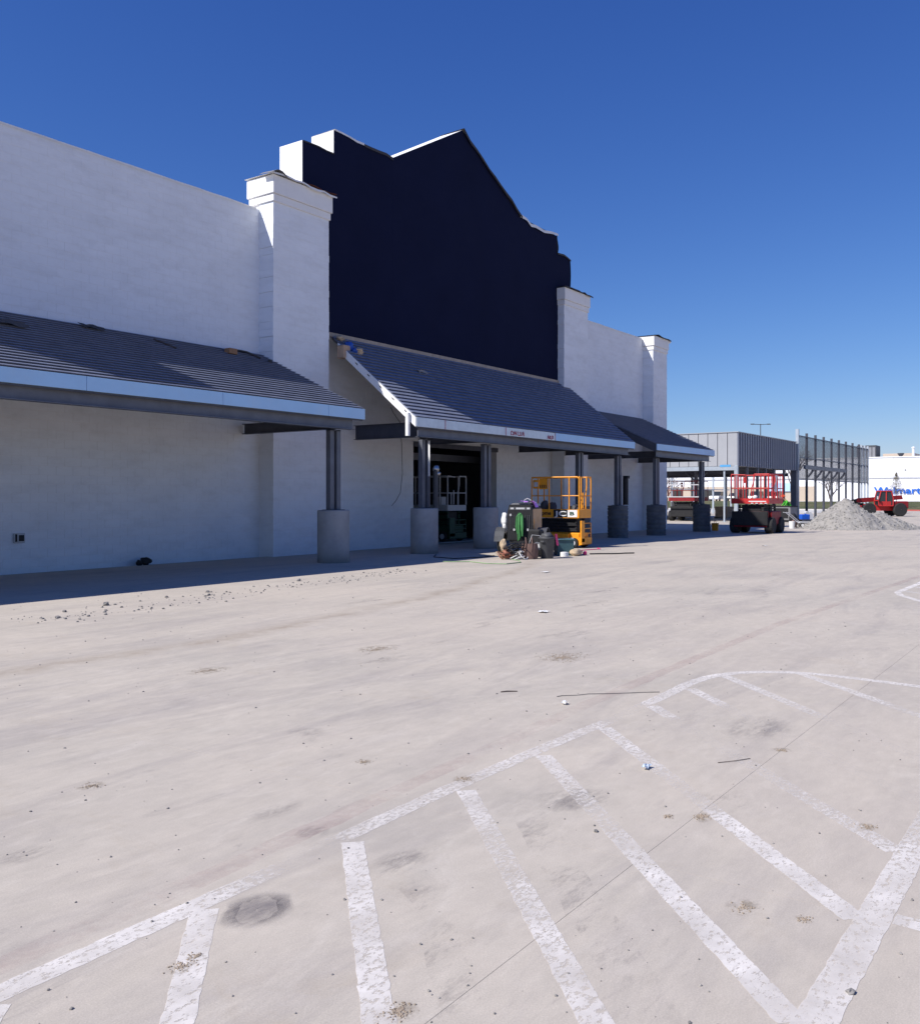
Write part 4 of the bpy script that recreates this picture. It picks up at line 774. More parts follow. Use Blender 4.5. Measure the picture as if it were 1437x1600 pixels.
q = MB(); q.path([(24.4, 13.0, .012), (25.1, 12.9, .012), (25.6, 12.8, .012), (26.0, 13.1, .012)], .014, 5); one('extension_lead', q, 'pink', 'red lead on the ground in front of the yellow lift', 'lead')
q = MB(); q.blob((13.5, 18.65, .09), (.15, .10, .09), 11, 7, .3, 51); q.blob((13.3, 18.6, .06), (.08, .07, .07), 9, 6, .3, 52); one('black_bag', q, 'black', 'black plastic bag slumped against the base of the white wall', 'bag')
q = MB(); q.lathe([(.13, 0), (.15, .3), (.15, .33), (.13, .33)], (35.75, 12.9, 0), 14); q.lathe([(.10, .0), (.12, .26), (.10, .27)], (36.05, 12.75, 0), 14); 
q = MB(); q.lathe([(.15, 0), (.17, .34), (.18, .34), (.18, .37), (.02, .37)], (0, 0, 0), 16); q.path([(-.17, 0, .34), (-.1, 0, .46), (.1, 0, .46), (.17, 0, .34)], .01, 4); one('yellow_pail', q, 'yellow', 'dirty yellow pail in the shade beside the last canopy pier', 'pail', loc=(43.0, 15.45, 0))
q = MB(); q.tube((30.9, 17.6, 0), (30.9, 17.6, .55), .05, 8); q.box(30.84, 17.5, .55, 30.96, 17.7, .6); one('floor_post', q, 'black', 'short black post standing by the wall right of the yellow lift', 'post')

# ------------------------------------------------------------------ unfinished garden-centre frame: clad fascia on posts
FV = 19.5; FU0, FU1 = 58.4, 71.9; FZ0, FZ1 = 3.62, 5.82
gc = thing('clad_frame', 'open steel frame with grey ribbed metal fascia beyond the store', 'building', (65, 24, 0))
q = MB(); q.box(FU0 + .05, FV + .05, FZ0 + .05, FU1 - .05, FV + .15, FZ1 - .03); q.box(FU0 + .05, FV + .151, FZ0 + .05, FU0 + .15, 34, FZ1 - .03); q.box(FU1 - .15, FV + .151, FZ0 + .05, FU1 - .05, 34, FZ1 - .03); q.build('fascia_core', 'steel_dark', gc)
k = 27
for i in range(k):
    a = FU0 + (FU1 - FU0) * i / k; b = FU0 + (FU1 - FU0) * (i + 1) / k; q = MB(); w = b - a
    q.prism([(a + .01, FV + .048), (a + .01, FV - .03), (a + w * .40, FV - .03), (a + w * .52, FV + .04), (b - .004, FV + .04), (b - .004, FV + .048)], 'z', FZ0, FZ1 - .05); q.build('cladding_panel', 'clad_gray', gc)
for i in range(22):
    a = FV + .02 + .65 * i; q = MB(); q.box(FU0 - .0, a + .02, FZ0, FU0 + .045, a + .63, FZ1 - .05); q.build('cladding_panel', 'clad_light', gc)
q = MB(); q.box(FU0 - .05, FV - .06, FZ1 - .05, FU1 + .02, FV + .2, FZ1); q.box(FU0 - .05, FV + .201, FZ1 - .05, FU0 + .2, 34, FZ1); q.build('coping', 'clad_light', gc)
q = MB(); q.box(FU0 + .2, FV + .2, FZ0 + .1, FU1 - .2, 34, FZ0 + .25); q.build('ceiling_deck', 'membrane_white', gc)
for i in range(6): q = MB(); v = 21 + 2.5 * i; q.box(FU0 + .2, v, FZ0 - .2, FU1 - .2, v + .12, FZ0 + .09); q.build('purlin', 'steel_dark', gc)
for i in range(4): q = MB(); u = 61 + 3.2 * i; q.box(u, FV + .3, FZ0 - .45, u + .15, 34, FZ0 - .21); q.build('girder', 'steel_dark', gc)
q = MB(); q.box(FU0 - .02, FV + .1, FZ0 - .28, FU0 + .18, 34, FZ0 - .02); q.build('edge_girder', 'galv_post', gc)
for (u, v, w, m) in [(FU0 + .1, FV + .12, .22, 'galv_post'), (FU0 + .1, FV + .9, .1, 'galv_post'), (FU0 + .1, 22.0, .14, 'galv_post'), (FU0 + 2.5, 23.2, .2, 'steel_gray'), (FU0 + .1, 25.4, .16, 'galv_post'), (FU0 + .1, 27.6, .12, 'galv_post'), (FU0 + .1, 30, .14, 'galv_post'),
                     (60.6, FV + .12, .14, 'steel_gray'), (62.8, FV + .12, .16, 'steel_gray'), (64.6, FV + .12, .13, 'steel_gray'), (66.5, FV + .12, .16, 'steel_gray'), (69.0, FV + .12, .14, 'steel_gray'), (FU1 - .15, FV + .12, .42, 'steel_gray'), (66, 33.5, .2, 'galv_post'), (70, 33.5, .2, 'galv_post'), (62, 33.5, .2, 'galv_post')]:
    q = MB(); q.box(u - w / 2, v - w / 2, 0, u + w / 2, v + w / 2, FZ0 - .01 if v > FV + 1 else FZ0 + .04); p = q.build('post', m, gc); q = MB(); q.box(u - .2, v - .2, 0, u + .2, v + .2, .02); q.build('foot_plate', m, p)
for sg in (-1, 1): q = MB(); q.path([(FU0 + 2.5, 23.2 + sg * .05, 2.7), (FU0 + 2.5, 23.2 + sg * .8, 3.3)], .04, 5); q.build('knee_brace', 'steel_gray', gc)
q = MB(); q.box(FU0 - .03, FV + .45, FZ0 - .06, FU0 - .025, FV + 1.15, FZ0 + .08); q.build('blue_film', 'film_blue', gc)
for v in (22.0, 25.4):
    for z in (1.6, 2.4): q = MB(); q.box(FU0 + .05, v, z, FU0 + .1, v + 3.3, z + .06); q.build('rail', 'light_gray', gc)
for (u, v, w) in [(61.0, 26.0, .14), (64.2, 24.5, .16), (67.4, 26.0, .14), (64.2, 29.5, .14), (70.6, 24.5, .16), (70.6, 29.5, .14), (67.4, 31.0, .12), (61.0, 31.5, .12)]:
    q = MB(); q.box(u - w / 2, v - w / 2, 0, u + w / 2, v + w / 2, FZ0 - .46); p = q.build('post', 'galv_post', gc); q = MB(); q.box(u - .18, v - .18, 0, u + .18, v + .18, .02); q.build('foot_plate', 'galv_post', p)
for z in (1.2, 2.2): q = MB(); q.box(61.0, 31.3, z, 70.6, 31.36, z + .07); q.build('rail', 'light_gray', gc)
def pallet(label, u, v, rz, m, h, seed):
    t = thing('pallet_stack', label, 'pallet', (u, v, 0), rz); rd_ = random.Random(seed)
    for y in (-.5, 0, .5): q = MB(); q.box(-.55, y - .05, 0, .55, y + .05, .10); q.build('runner', 'tan_wood', t, local=True)
    for i in range(6): q = MB(); x = -.5 + .2 * i; q.box(x - .07, -.58, .101, x + .07, .58, .125); q.build('deck_board', 'tan_wood', t, local=True)
    z = .126
    while z < h: dz = rd_.uniform(.18, .32); q = MB(); q.rbox(-.5 + rd_.uniform(-.04, .04), -.52, z, .5 + rd_.uniform(-.04, .04), .52, z + dz - .006, .015); q.build('load_box', m, t, local=True); z += dz
pallet('pallet of pale cartons under the steel frame behind the red lifts', 63.0, 25.2, R(8), 'light_gray', 1.2, 1)
pallet('pallet of brown cartons under the steel frame near the mesh cage', 68.8, 24.0, R(-12), 'cardboard', .9, 2)
pallet('low pallet of dark bundles under the steel frame at the back', 66.0, 28.0, R(20), 'dark_gray', .75, 3)
q = MB()
for i in range(5): q.tube((73.5, 18.2 - .12 * i, .06), (77.5, 18.5 - .12 * i, .06), .05, 8)
one('pipe_bundle', q, 'galv_post', 'bundle of grey pipes lying at the foot of the mesh cage', 'pipes')
# tall mesh cage
cg = thing('mesh_cage', 'tall steel post fence with wire mesh panels right of grey fascia', 'fence', (85, FV, 0))
pu = [72.15 + 2.62 * i for i in range(9)] + [94.2, 95.6, 97.0]
for i, u in enumerate(pu):
    q = MB(); w = .16 if i else .22; q.box(u - w / 2, FV - w / 2, 0, u + w / 2, FV + w / 2, 6.62 if i else 6.8); q.build('post', 'galv_post' if i in (0, 9, 10, 11) else 'steel_dark', cg)
for i in range(len(pu) - 1):
    a, b = pu[i] + .085, pu[i + 1] - .085; q = MB(); y = FV; n1 = int((b - a) / .075); n2 = int(3.3 / .075)
    for k in range(n1 + 1): x = a + (b - a) * k / n1; q.box(x - .006, y - .005, 3.02, x + .006, y + .005, 6.30)
    for k in range(n2 + 1): z = 3.02 + 3.28 * k / n2; q.box(a, y - .004, z - .006, b, y + .004, z + .006)
    q.build('mesh_panel', 'steel_dark', cg)
for z in (3.0, 4.66, 6.32):
    for i in range(len(pu) - 1): q = MB(); q.box(pu[i] + .08, FV - .04, z - .04, pu[i + 1] - .08, FV + .04, z + .04); q.build('rail', 'steel_gray', cg)
q = MB(); q.box(pu[0], FV - .60, 3.75, pu[5], FV - .45, 4.05); q.build('header_beam', 'steel_gray', cg)
for i in range(1, 6): q = MB(); q.path([(pu[i], FV - .1, 3.2), (pu[i], FV - .35, 3.5), (pu[i], FV - .52, 3.8)], .09, 6); q.build('bracket', 'steel_gray', cg)
for i in range(0, 9, 2):
    q = MB(); u = pu[i] + .6; q.box(u - .07, 31.9, 0, u + .07, 32.05, 5.6); q.build('rear_post', 'galv_post', cg)
q = MB(); q.box(pu[0], 31.95, 5.3, pu[8], 32.0, 5.38); q.box(pu[0], 31.95, 2.3, pu[8], 32.0, 2.4); q.build('rear_rail', 'bright_white', cg)

# ------------------------------------------------------------------ far store with blue lettering, roof plant, lot
fs_ = thing('far_store', 'long white flat roofed store with big blue lettering in the distance', 'building', (180, 30, 0.9))
q = MB(); q.box(174, -40, .9, 240, 76, 8.52); q.build('wall', 'big_white', fs_)
for i in range(20):
    v = -34 + 5.4 * i; q = MB(); q.box(173.93, v, 5.05, 173.999, v + 5.36, 8.48); q.build('wall_panel', 'big_white', fs_)
q = MB(); q.box(173.86, -40, 4.9, 173.999, 76, 5.0); q.build('band', 'light_gray', fs_)
q = MB(); q.box(173.8, -40, 8.53, 174.4, 76, 8.68); q.build('parapet_cap', 'bright_white', fs_)
q = MB(); q.box(173.90, 44, .9, 173.998, 75.9, 3.6); q.build('tan_base', 'big_tan', fs_)
for v, w in ((50, 3), (56, 2.4), (63, 3.4), (69, 2.4)): q = MB(); q.box(173.85, v, .95, 173.899, v + w, 3.1); q.build('store_window', 'glass', fs_)
q = MB(); q.box(173.6, 47.6, 2.7, 173.84, 52.0, 4.2); q.build('sign_panel', 'sign_pale', fs_)
lettering('sign_letters', 'Walmart', 1.62, Matrix.Translation((173.84 - 180, 33.95 - 30, 2.25 - .9)) @ basis((0, -1, 0), (0, 0, 1), (-1, 0, 0), (0, 0, 0)), 'sign_blue', fs_, .03, 30, fit=7.5)
q = MB(); q.lathe([(.01, 0), (.16, 0), (.16, .1)], (173.9, 28.9, 6.3), 10, 'x'); q.build('wall_lamp', 'mid_gray', fs_)
q = MB(); q.rbox(190, 36.7, 8.5, 194, 40.2, 11.6, .05); ru = one('roof_unit', q, 'dark_gray', 'tall dark grey plant unit on the roof of the far store', 'roof unit')
for i in range(5): q = MB(); q.box(-2.06, -1.6 + i * .65, .3, -2.01, -1.1 + i * .65, 2.7); q.build('louvre_panel', 'mid_gray', ru, local=True)
q = MB(); q.rbox(190, 30, 8.5, 196, 35.5, 9.9, .05); one('roof_unit', q, 'big_tan', 'low pale plant unit on the roof of the far store', 'roof unit')
for (v, r_, h, lb) in ((28.3, .22, 10.2, 'thick white vent pipe on the roof of the far store'), (25.6, .12, 9.8, 'thin white vent pipe at the right end of the far store roof')): q = MB(); q.tube((178, v, 8.6), (178, v, h), r_, 10); q.lathe([(r_ * 1.4, 0), (r_ * 1.4, .2), (.02, .35)], (178, v, h), 10); one('vent_pipe', q, 'white_plastic', lb, 'pipe')
q = MB(); q.lathe([(.3, 0), (.3, .5), (.6, .9), (.5, 1.0)], (182, 31.0, 8.6), 10); one('roof_fan', q, 'dark_gray', 'small dark roof fan right of the low pale plant unit', 'fan')
# lamp pole above the grey frame
lp = thing('lamp_pole', 'double headed parking lot lamp pole rising behind the grey frame', 'lamp pole', (142.4, 44.0, 0.5))
q = MB(); q.tube((0, 0, 0), (0, 0, 12.4), .10, 8, .06); q.build('pole', 'dark_gray', lp, local=True)
for sg in (-1, 1): q = MB(); q.tube((0, 0, 12.3), (sg * .6, -sg * .85, 12.35), .05, 6); q.build('arm', 'dark_gray', lp, local=True); q = MB(); q.rbox(sg * .75 - .28, -sg * 1.0 - .25, 12.3, sg * .75 + .28, -sg * 1.0 + .25, 12.42, .03); q.build('lamp_head', 'dark_gray', lp, local=True)

# parked cars
def car(name, label, loc, rz, m, suv=False):
    t = thing(name, label, 'car', loc, rz, 'cars parked in front of the far store'); h = 1.75 if suv else 1.45
    C = lambda mb, n_, mm, p=t, s=False: mb.build(n_, mm, p, s, local=True)
    q = MB(); q.prism([(-2.2, .35), (2.2, .35), (2.28, .6), (2.15, .88), (1.1, .98), (-2.1, 1.02), (-2.28, .7)], 'y', -.86, .86); C(q, 'body', m)
    q = MB(); P = [(-2.0 if suv else -1.7, 1.0), (1.15, .97), (.45, h), (-1.8 if suv else -1.1, h)]; q.prism(P, 'y', -.74, .74); cb = C(q, 'cabin', 'glass'); q = MB(); q.box(P[3][0] + .03, -.75, h - .04, .42, .75, h + .02); C(q, 'roof', m, cb)
    for x in (-1.35, 1.4):
        for sy in (-1, 1): q = MB(); q.lathe([(.18, -.1), (.31, -.1), (.33, -.06), (.33, .06), (.31, .1), (.18, .1)], (x, sy * .78, .33), 16, 'y'); w = C(q, 'wheel', 'rubber'); q = MB(); q.lathe([(.01, -.08), (.19, -.08), (.19, .08), (.01, .1)], (x, sy * .80, .33), 10, 'y'); C(q, 'rim', 'light_gray', w)
    for sy in (-1, 1): q = MB(); q.rbox(2.18, sy * .7 - .16, .66, 2.24, sy * .7 + .16, .8, .02); C(q, 'headlight', 'white_plastic')
car('parked_car', 'white car parked before the far store, seen left of the red lift', (163, 58.0, .9), R(180), 'car_white', True)
car('parked_car', 'dark car parked next to the white one before the far store', (162, 54.6, .9), R(180), 'car_dark', False)
car('parked_car', 'silver car parked before the far store, third from the left', (163, 51.2, .9), R(178), 'car_silver', True)
car('parked_car', 'black car parked before the far store, rightmost of the row', (162.5, 47.6, .9), R(182), 'car_dark', True)

# ------------------------------------------------------------------ trees
def bare_tree(name, label, loc, h, spread, seed, m='bark', levels=5, group=None, r0=.12):
    rd = random.Random(seed); t = thing(name, label, 'tree', loc, 0, group); tr_ = MB(); cr_ = MB()
    def grow(p, d, ln, r_, lv):
        e = p + d * ln; mid = p.lerp(e, .5) + Vector((rd.uniform(-1, 1), rd.uniform(-1, 1), 0)) * ln * .06
        (tr_ if lv >= levels - 1 else cr_).path([p, mid, e], [r_, r_ * .85, r_ * .68], 5 if lv > 2 else 3, cap=False)
        if lv == 0: return
        for i in range(3 if lv > 1 else 4):
            a = rd.uniform(0, 6.28); tl = rd.uniform(.3, .75) * spread; o = d.orthogonal().normalized(); b = d.cross(o)
            nd = (d * math.cos(tl) + (o * math.cos(a) + b * math.sin(a)) * math.sin(tl) + Vector((0, 0, .18))).normalized(); st = p.lerp(e, rd.uniform(.6, 1.0)); grow(st, nd, ln * rd.uniform(.62, .85), r_ * .6, lv - 1)
    grow(Vector((0, 0, 0)), Vector((0, 0, 1)), h * .30, r0, levels); tr_.build('trunk', m, t, local=True); cr_.build('crown', m, t, local=True); return t
bare_tree('bare_tree', 'tall leafless tree standing behind the mesh cage', (99, 27.2, 0), 8.4, .75, 3, levels=6, r0=.16)
bare_tree('bare_tree', 'leafless tree seen under the grey fascia at far left', (112, 46.5, 0), 5.2, .9, 6, levels=5)
bare_tree('bare_tree', 'low leafless tree seen through the steel frame beside the red lift', (116, 44.0, 0), 4.6, .9, 8, levels=5)
bare_tree('bare_tree', 'leafless tree low behind the mesh cage, right of the tallest one', (112, 26.5, 0), 5.6, .9, 12, levels=5)
ct = thing('young_conifer', 'small cone shaped young tree in front of the far white store', 'tree', (121.5, 21.2, .2))
q = MB(); q.tube((0, 0, 0), (0, 0, 4.3), .05, 6, .012); q.build('trunk', 'bark', ct, local=True)
rd = random.Random(77); q = MB()
for i in range(1500):
    z = 1.75 + 2.6 * rd.random() ** 1.25; rad = max(.06, 1.15 * (4.45 - z) / 2.7) * math.sqrt(rd.random()); a = rd.uniform(0, 6.28); s_ = rd.uniform(.03, .085)
    p = Vector((rad * math.cos(a), rad * math.sin(a), z + .10 * rd.random())); d = Vector((rd.uniform(-1, 1), rd.uniform(-1, 1), rd.uniform(-.3, 1))).normalized(); e = d.orthogonal().normalized() * s_ * .4
    q.add([p - e, p + e, p + d * s_ * 2], [(0, 1, 2)])
for i in range(46):
    z = 1.75 + 2.3 * rd.random(); a = rd.uniform(0, 6.28); L_ = .9 * (4.4 - z) / 2.7; q.path([(0, 0, z), (L_ * math.cos(a), L_ * math.sin(a), z + .2)], [.014, .004], 3, cap=False)
q.build('crown', 'needle', ct, local=True)

# ------------------------------------------------------------------ gravel heap and the corner work area
rd = random.Random(20); pile = MB()
def pz(x, y):
    a = 1.58 * max(0, 1 - math.hypot((x + .75) / 2.15, y / 2.1)) ** 1.0; b = .90 * max(0, 1 - math.hypot((x - .95) / 1.85, (y + .1) / 1.5)) ** 1.0; c = .5 * max(0, 1 - math.hypot((x - 2.0) / 1.2, y / 1.1))
    base = max(a, b, c) + .15 * min(a, b); k = min(1, base * 5)
    return base + k * (.10 * mn.noise((x * 1.6, y * 1.6, 1)) + .05 * mn.noise((x * 5, y * 5, 4)) + .03 * mn.noise((x * 14, y * 14, 9))) - .02
pile.grid(lambda a, b: (-3.1 + 6.3 * a, -2.3 + 4.6 * b, pz(-3.1 + 6.3 * a, -2.3 + 4.6 * b)), 150, 110)
gp_ = tag(pile.build('gravel_heap', 'gravel', smooth=True), 'grey heap of gravel with two peaks dumped on the lot', 'gravel heap'); gp_.location = (49.7, 10.35, 0); gp_.rotation_euler = (0, 0, R(-54))
q = MB()
for i in range(1600):
    x, y = rd.uniform(-3.0, 3.1), rd.uniform(-2.2, 2.2); z = pz(x, y)
    if z < .0 and rd.random() > .12: continue
    q.blob((x, y, max(z, 0) + .005), rd.uniform(.012, .05), 5, 4, .3, i)
tag(q.build('loose_stone', 'heap_stone', gp_, local=True), kind='stuff')
# worker
def worker():
    loc = Vector((62.0, 17.2, 0)); t = thing('person', 'worker in green shirt and orange hard hat bending over a grey box', 'person', loc, R(125))
    J = {'pel': (0, 0, .92, .135), 'sp1': (.10, 0, 1.10, .14), 'sp2': (.24, 0, 1.28, .155), 'nk': (.36, 0, 1.43, .06), 'hd0': (.42, 0, 1.50, .085), 'hd': (.47, 0, 1.60, .098), 'hd1': (.49, 0, 1.68, .07)}
    E = [('pel', 'sp1'), ('sp1', 'sp2'), ('sp2', 'nk'), ('nk', 'hd0'), ('hd0', 'hd'), ('hd', 'hd1')]
    for s_, n_ in ((1, 'l'), (-1, 'r')):
        J.update({'sh' + n_: (.27, .19 * s_, 1.33, .068), 'el' + n_: (.42, .25 * s_, 1.08, .048), 'wr' + n_: (.62, .17 * s_, .97, .032), 'hn' + n_: (.69, .15 * s_, .95, .036), 'hp' + n_: (.0, .10 * s_, .88, .105), 'kn' + n_: (.06, .13 * s_, .48, .068), 'an' + n_: (-.04, .13 * s_, .09, .048), 'to' + n_: (.13, .15 * s_, .045, .04)})
        E += [('sp2', 'sh' + n_), ('sh' + n_, 'el' + n_), ('el' + n_, 'wr' + n_), ('wr' + n_, 'hn' + n_), ('pel', 'hp' + n_), ('hp' + n_, 'kn' + n_), ('kn' + n_, 'an' + n_), ('an' + n_, 'to' + n_)]
        for f in range(5):
            b = 'hn' + n_; x, y, z, _ = J[b]
            if f < 4: J[f'f{f}{n_}'] = (x + .05, y + s_ * (f - 1.5) * .021, z - .01, .009); J[f'g{f}{n_}'] = (x + .075 + .006 * (f in (1, 2)), y + s_ * (f - 1.5) * .022, z - .045, .008)
            else: J[f'f{f}{n_}'] = (x + .01, y - s_ * .05, z - .01, .01); J[f'g{f}{n_}'] = (x + .04, y - s_ * .06, z - .03, .009)
            E += [(b, f'f{f}{n_}'), (f'f{f}{n_}', f'g{f}{n_}')]
    ks = list(J); me = bpy.data.meshes.new('body'); me.from_pydata([J[k_][:3] for k_ in ks], [(ks.index(a), ks.index(b)) for a, b in E], [])
    o = bpy.data.objects.new('body', me); COL.objects.link(o); md = o.modifiers.new('Skin', 'SKIN'); md.use_smooth_shade = True
    sv = me.skin_vertices[0].data
    for i, k_ in enumerate(ks): sv[i].radius = (J[k_][3], J[k_][3]); sv[i].use_root = (k_ == 'pel')
    o.modifiers.new('Sub', 'SUBSURF').levels = 1
    dg = bpy.context.evaluated_depsgraph_get(); nm = bpy.data.meshes.new_from_object(o.evaluated_get(dg)); bpy.data.objects.remove(o)
    nm.materials.clear()
    for m in ('hi_vis', 'denim', 'skin', 'black'): nm.materials.append(M[m])
    for p in nm.polygons:
        c = p.center; p.use_smooth = True
        if c.z < .12: p.material_index = 3
        elif c.x > .50 and c.z < 1.2: p.material_index = 2
        elif c.z > 1.40 and c.x > .33: p.material_index = 2
        elif c.z < .96 and c.x < .3: p.material_index = 1
        else: p.material_index = 0
    nm.name = 'body'; b = bpy.data.objects.new('body', nm); COL.objects.link(b); b.parent = t
    q = MB(); q.lathe([(.155, 0), (.16, .012), (.125, .02), (.12, .07), (.085, .12), (.02, .14)], (.48, 0, 1.64), 20); q.build('hard_hat', 'orange_hat', t, True, local=True)
    q = MB(); q.blob((.545, 0, 1.575), (.02, .014, .022), 6, 5, .0, 1); q.build('nose', 'skin', t, True, local=True)
    q = MB()
    for s_ in (-1, 1): q.blob((.535, s_ * .033, 1.605), .012, 6, 5, 0, 1)
    q.build('eyes', 'black', t, local=True); q = MB()
    for s_ in (-1, 1): q.blob((.455, s_ * .095, 1.585), (.02, .01, .03), 6, 5, 0, 1)
    q.build('ears', 'skin', t, True, local=True); q = MB(); q.box(.553, -.025, 1.535, .56, .025, 1.542); q.build('mouth', 'maroon', t, local=True)
worker()
gb = thing('machine_box', 'grey boxed site machine the bent worker leans over', 'machine', (60.8, 17.25, 0), R(-10))
q = MB(); q.rbox(-.5, -.65, .12, .5, .65, 1.0, .04); b = q.build('casing', 'mid_gray', gb, local=True); q = MB(); q.box(-.515, -.5, .25, -.502, .5, .9); q.build('vent_panel', 'black', b, local=True)
q = MB(); q.box(-.52, -.67, .98, .52, .67, 1.05); q.build('lid', 'black', gb, local=True)
for x in (-.35, .35): q = MB(); q.box(x - .06, -.6, 0, x + .06, .6, .12); q.build('skid', 'black', gb, local=True)
cs = thing('concrete_saw', 'walk behind concrete saw with blue engine and white wheels', 'saw', (50.4, 13.2, 0), R(-50))
CB_ = lambda mb, n_, m, p=cs, s=False: mb.build(n_, m, p, s, local=True)
q = MB(); q.rbox(-.45, -.22, .22, .45, .22, .32, .02); CB_(q, 'deck', 'light_gray'); q = MB(); q.rbox(-.30, -.16, .42, .18, .16, .70, .04); CB_(q, 'engine', 'blue_paint'); q = MB(); q.rbox(-.15, -.1, .32, .35, .1, .43, .02); CB_(q, 'engine_mount', 'mid_gray')
q = MB(); q.lathe([(.05, -.12), (.09, -.12), (.09, .12), (.05, .12)], (.05, 0, .78), 12, 'y'); CB_(q, 'air_filter', 'light_gray')
for x in (-.3, .32):
    for sy in (-1, 1): q = MB(); r_ = .17 if x > 0 else .12; q.lathe([(.03, -.04), (r_, -.04), (r_, .04), (.03, .04)], (x, sy * .27, r_), 18, 'y'); w = CB_(q, 'wheel', 'rubber'); q = MB(); q.lathe([(.01, -.05), (r_ * .7, -.05), (r_ * .7, .05), (.01, .05)], (x, sy * .275, r_), 14, 'y'); CB_(q, 'rim', 'white_plastic', w)
for sy in (-1, 1): q = MB(); q.path([(-.4, sy * .15, .3), (-1.0, sy * .17, .78), (-1.15, sy * .17, .80)], .022, 6); CB_(q, 'handle', 'light_gray')
q = MB(); q.lathe([(.01, -.01), (.3, -.01), (.3, .01), (.01, .01)], (.55, -.28, .33), 20, 'y'); CB_(q, 'blade_guard', 'light_gray')
q = MB(); q.lathe([(.13, 0), (.15, .34), (.155, .34), (.155, .37), (.13, .37), (.12, .04)], (0, 0, 0), 18); q.path([(-.15, 0, .34), (0, .16, .25), (.15, 0, .34)], .006, 4); one('white_pail', q, 'white_plastic', 'white plastic pail beside the concrete saw', 'pail', loc=(48.4, 13.35, 0))
for i, (a, b, lb) in enumerate((((48.7, 12.3), (49.9, 11.6), 'short plank on the ground in front of the concrete saw'), ((49.3, 12.15), (50.8, 11.5), 'longer plank on the ground near the foot of the gravel heap'))):
    q = MB(); q.path([(*a, .03), (*b, .03)], .05, 4); one('plank', q, 'tan_wood', lb, 'plank')
q = MB(); q.blob((49.2, 13.5, .2), (.25, .18, .2), 9, 6, .3, 71); one('dark_sack', q, 'brown_bag', 'dark brown sack between white pail and concrete saw', 'sack')
q = MB(); q.blob((57.5, 15.8, .3), (.3, .25, .3), 10, 7, .3, 72); q.blob((57.8, 15.4, .2), (.25, .2, .2), 10, 7, .3, 73); one('tarp_heap', q, 'black', 'black crumpled tarp heap at the foot of the thick post', 'tarp')
q = MB(); q.blob((60.5, 14.6, .35), (.4, .3, .4), 10, 7, .35, 74); q.blob((62.5, 14.3, .25), (.6, .3, .25), 10, 7, .35, 75); one('debris_heap', q, 'dark_gray', 'dark debris heap behind the gravel, below the mesh cage', 'debris')
q = MB(); q.grid(lambda a, b: (52.5 + .25 * a, 13.6 - .2 * a, .1 + .6 * b + .1 * math.sin(4 * a)), 3, 4); one('white_bag', q, 'white_plastic', 'white bag standing at the left foot of the gravel heap', 'bag')

# ------------------------------------------------------------------ litter, stones and sand on the lot
rd = random.Random(101); q = MB(); k = 0
def stone(u, v, s_):
    global k; k += 1; q.blob((u, v, s_ * .35), (s_ * rd.uniform(.8, 1.3), s_ * rd.uniform(.7, 1.1), s_ * .7), 6, 5, .28, k)
for i in range(260):
    a = rd.random(); u = 6.4 + 9.5 * a; v = 11.3 + .14 * (u - 6.4) + rd.gauss(0, .28); stone(u, v, rd.choice((.007, .009, .012, .015, .021)))
for (u, v, s_) in ((8.1, 12.13, .05), (12.58, 12.65, .045), (7.3, 11.9, .03), (6.9, 11.4, .033), (9.3, 12.3, .03), (10.2, 12.4, .033), (9.9, 12.0, .03), (3.152, .686, .014), (3.97, 2.01, .012)): stone(u, v, s_)
for i in range(700):
    d_ = 1.8 + 16 * rd.random() ** 1.6; a = R(35.2 + rd.uniform(-32, 32)); stone(d_ * math.cos(a), d_ * math.sin(a), rd.choice((.0018, .0022, .003, .0035, .005)) * (1 + d_ * .07))
tag(q.build('scattered_stones', 'pebble'), kind='stuff')
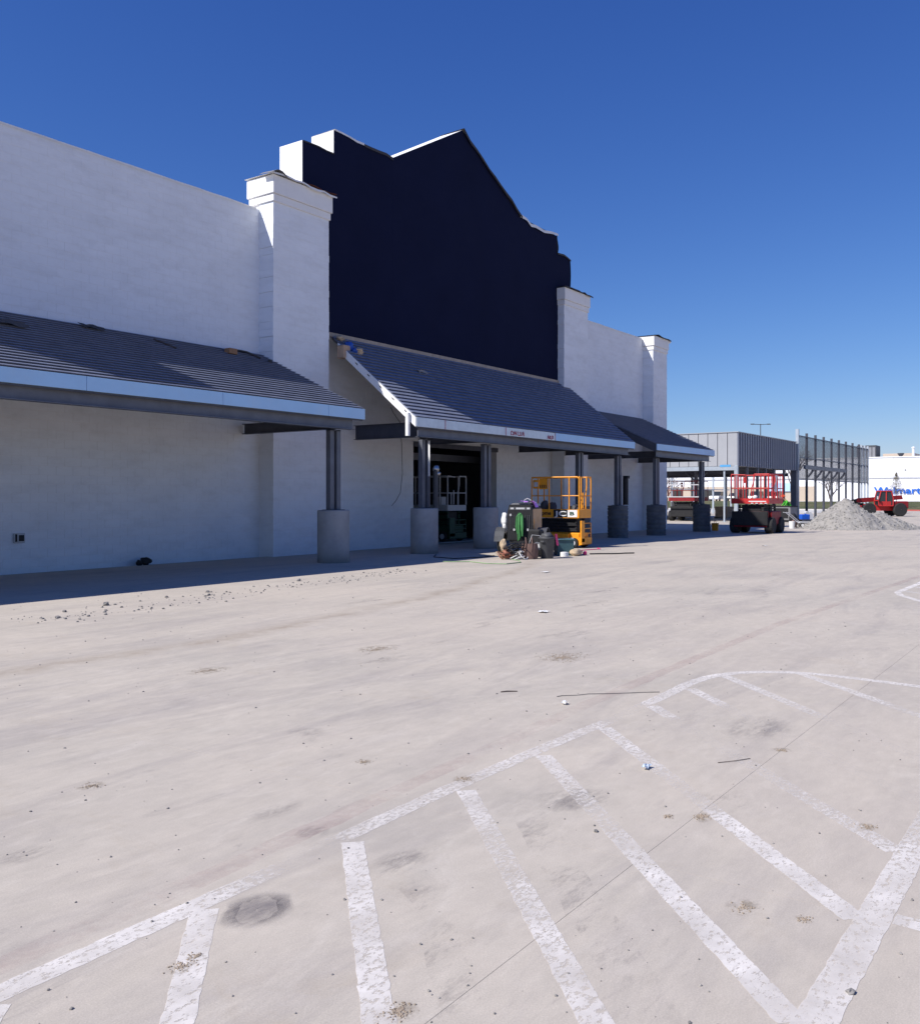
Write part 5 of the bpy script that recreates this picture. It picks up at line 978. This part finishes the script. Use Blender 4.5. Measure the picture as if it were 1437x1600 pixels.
for n_, (u, v, ru, rv, cnt) in enumerate([(4.46, 1.67, .06, .04, 90), (4.37, 1.81, .03, .025, 40), (2.014, 2.585, .045, .04, 130), (2.09, 2.60, .035, .03, 60), (2.23, 1.81, .055, .045, 170), (4.28, 2.99, .06, .05, 110), (8.1, 4.47, .30, .20, 300), (4.79, .964, .05, .04, 70), (3.6, .95, .03, .03, 50), (3.57, 1.17, .07, .05, 60), (2.98, 4.61, .07, .06, 80), (4.21, 3.68, .05, .04, 50), (5.93, 1.70, .05, .05, 40), (5.6, 6.8, .2, .12, 120), (7.4, 6.3, .25, .15, 140)]):
    q = MB()
    for i in range(cnt):
        a = rd.uniform(0, 6.28); r_ = abs(rd.gauss(0, .55)); s_ = rd.uniform(.0014, .0038) * (1 + u * .06); q.blob((u + ru * r_ * math.cos(a), v + rv * r_ * math.sin(a), s_ * .4), (s_ * 1.2, s_, s_ * .6), 5, 4, .3, i)
    tag(q.build('sand_spill', 'sand'), kind='stuff')
    q = MB(); q.sheet([(u + ru * 1.5 * math.cos(t * .5236) * rd.uniform(.75, 1.2), v + rv * 1.5 * math.sin(t * .5236) * rd.uniform(.75, 1.2)) for t in range(12)], 0.0016); o = q.build('dust_patch', 'dust', paint_root); o['wear'] = .78
def litter(name, u, v, a, b, m, label, cat, seed):
    r2 = random.Random(seed); q = MB(); q.grid(lambda x, y: (u + a * (x - .5) + r2.uniform(-.1, .1) * a, v + b * (y - .5) + r2.uniform(-.1, .1) * b, .008 + .02 * r2.random()), 4, 3); one(name, q, m, label, cat)
litter('paper_scrap', 11.12, 6.43, .16, .12, 'white_plastic', 'white paper scrap alone in the middle of the lot', 'paper', 1)
litter('paper_scrap', 6.27, 3.44, .06, .04, 'white_plastic', 'small white scrap lying between the curved paint line and the black wire', 'paper', 2)
litter('tape_scrap', 5.06, 2.23, .07, .035, 'pale_tape', 'crumpled light blue tape scrap on the hatched paint', 'tape', 3)
litter('paper_scrap', 30.5, 9.3, .25, .15, 'white_plastic', 'white scrap on the lot near the far canopy', 'paper', 4)
litter('paper_scrap', 17.0, 9.8, .22, .12, 'white_plastic', 'flat white scrap in front of the generator', 'paper', 6)
q = MB(); q.path([(6.47, 3.62, .004), (6.52, 3.60, .006), (6.60, 3.51, .006), (6.69, 3.45, .008), (6.80, 3.33, .006), (6.90, 3.21, .008), (7.0, 3.13, .006), (7.108, 3.02, .004)], .0026, 5); one('black_wire', q, 'dark_gray', 'length of black wire lying near the curved paint line', 'wire')
q = MB(); q.path([(6.358, 4.083, .004), (6.40, 4.05, .007), (6.458, 3.985, .004)], .005, 4); one('stick', q, 'bark', 'short brown stick lying left of the black wire', 'stick')
q = MB(); q.path([(5.42, 1.93, .003), (5.5, 1.86, .006), (5.62, 1.8, .003)], .0022, 4); one('twig', q, 'bark', 'thin twig lying between two hatch lines', 'twig')
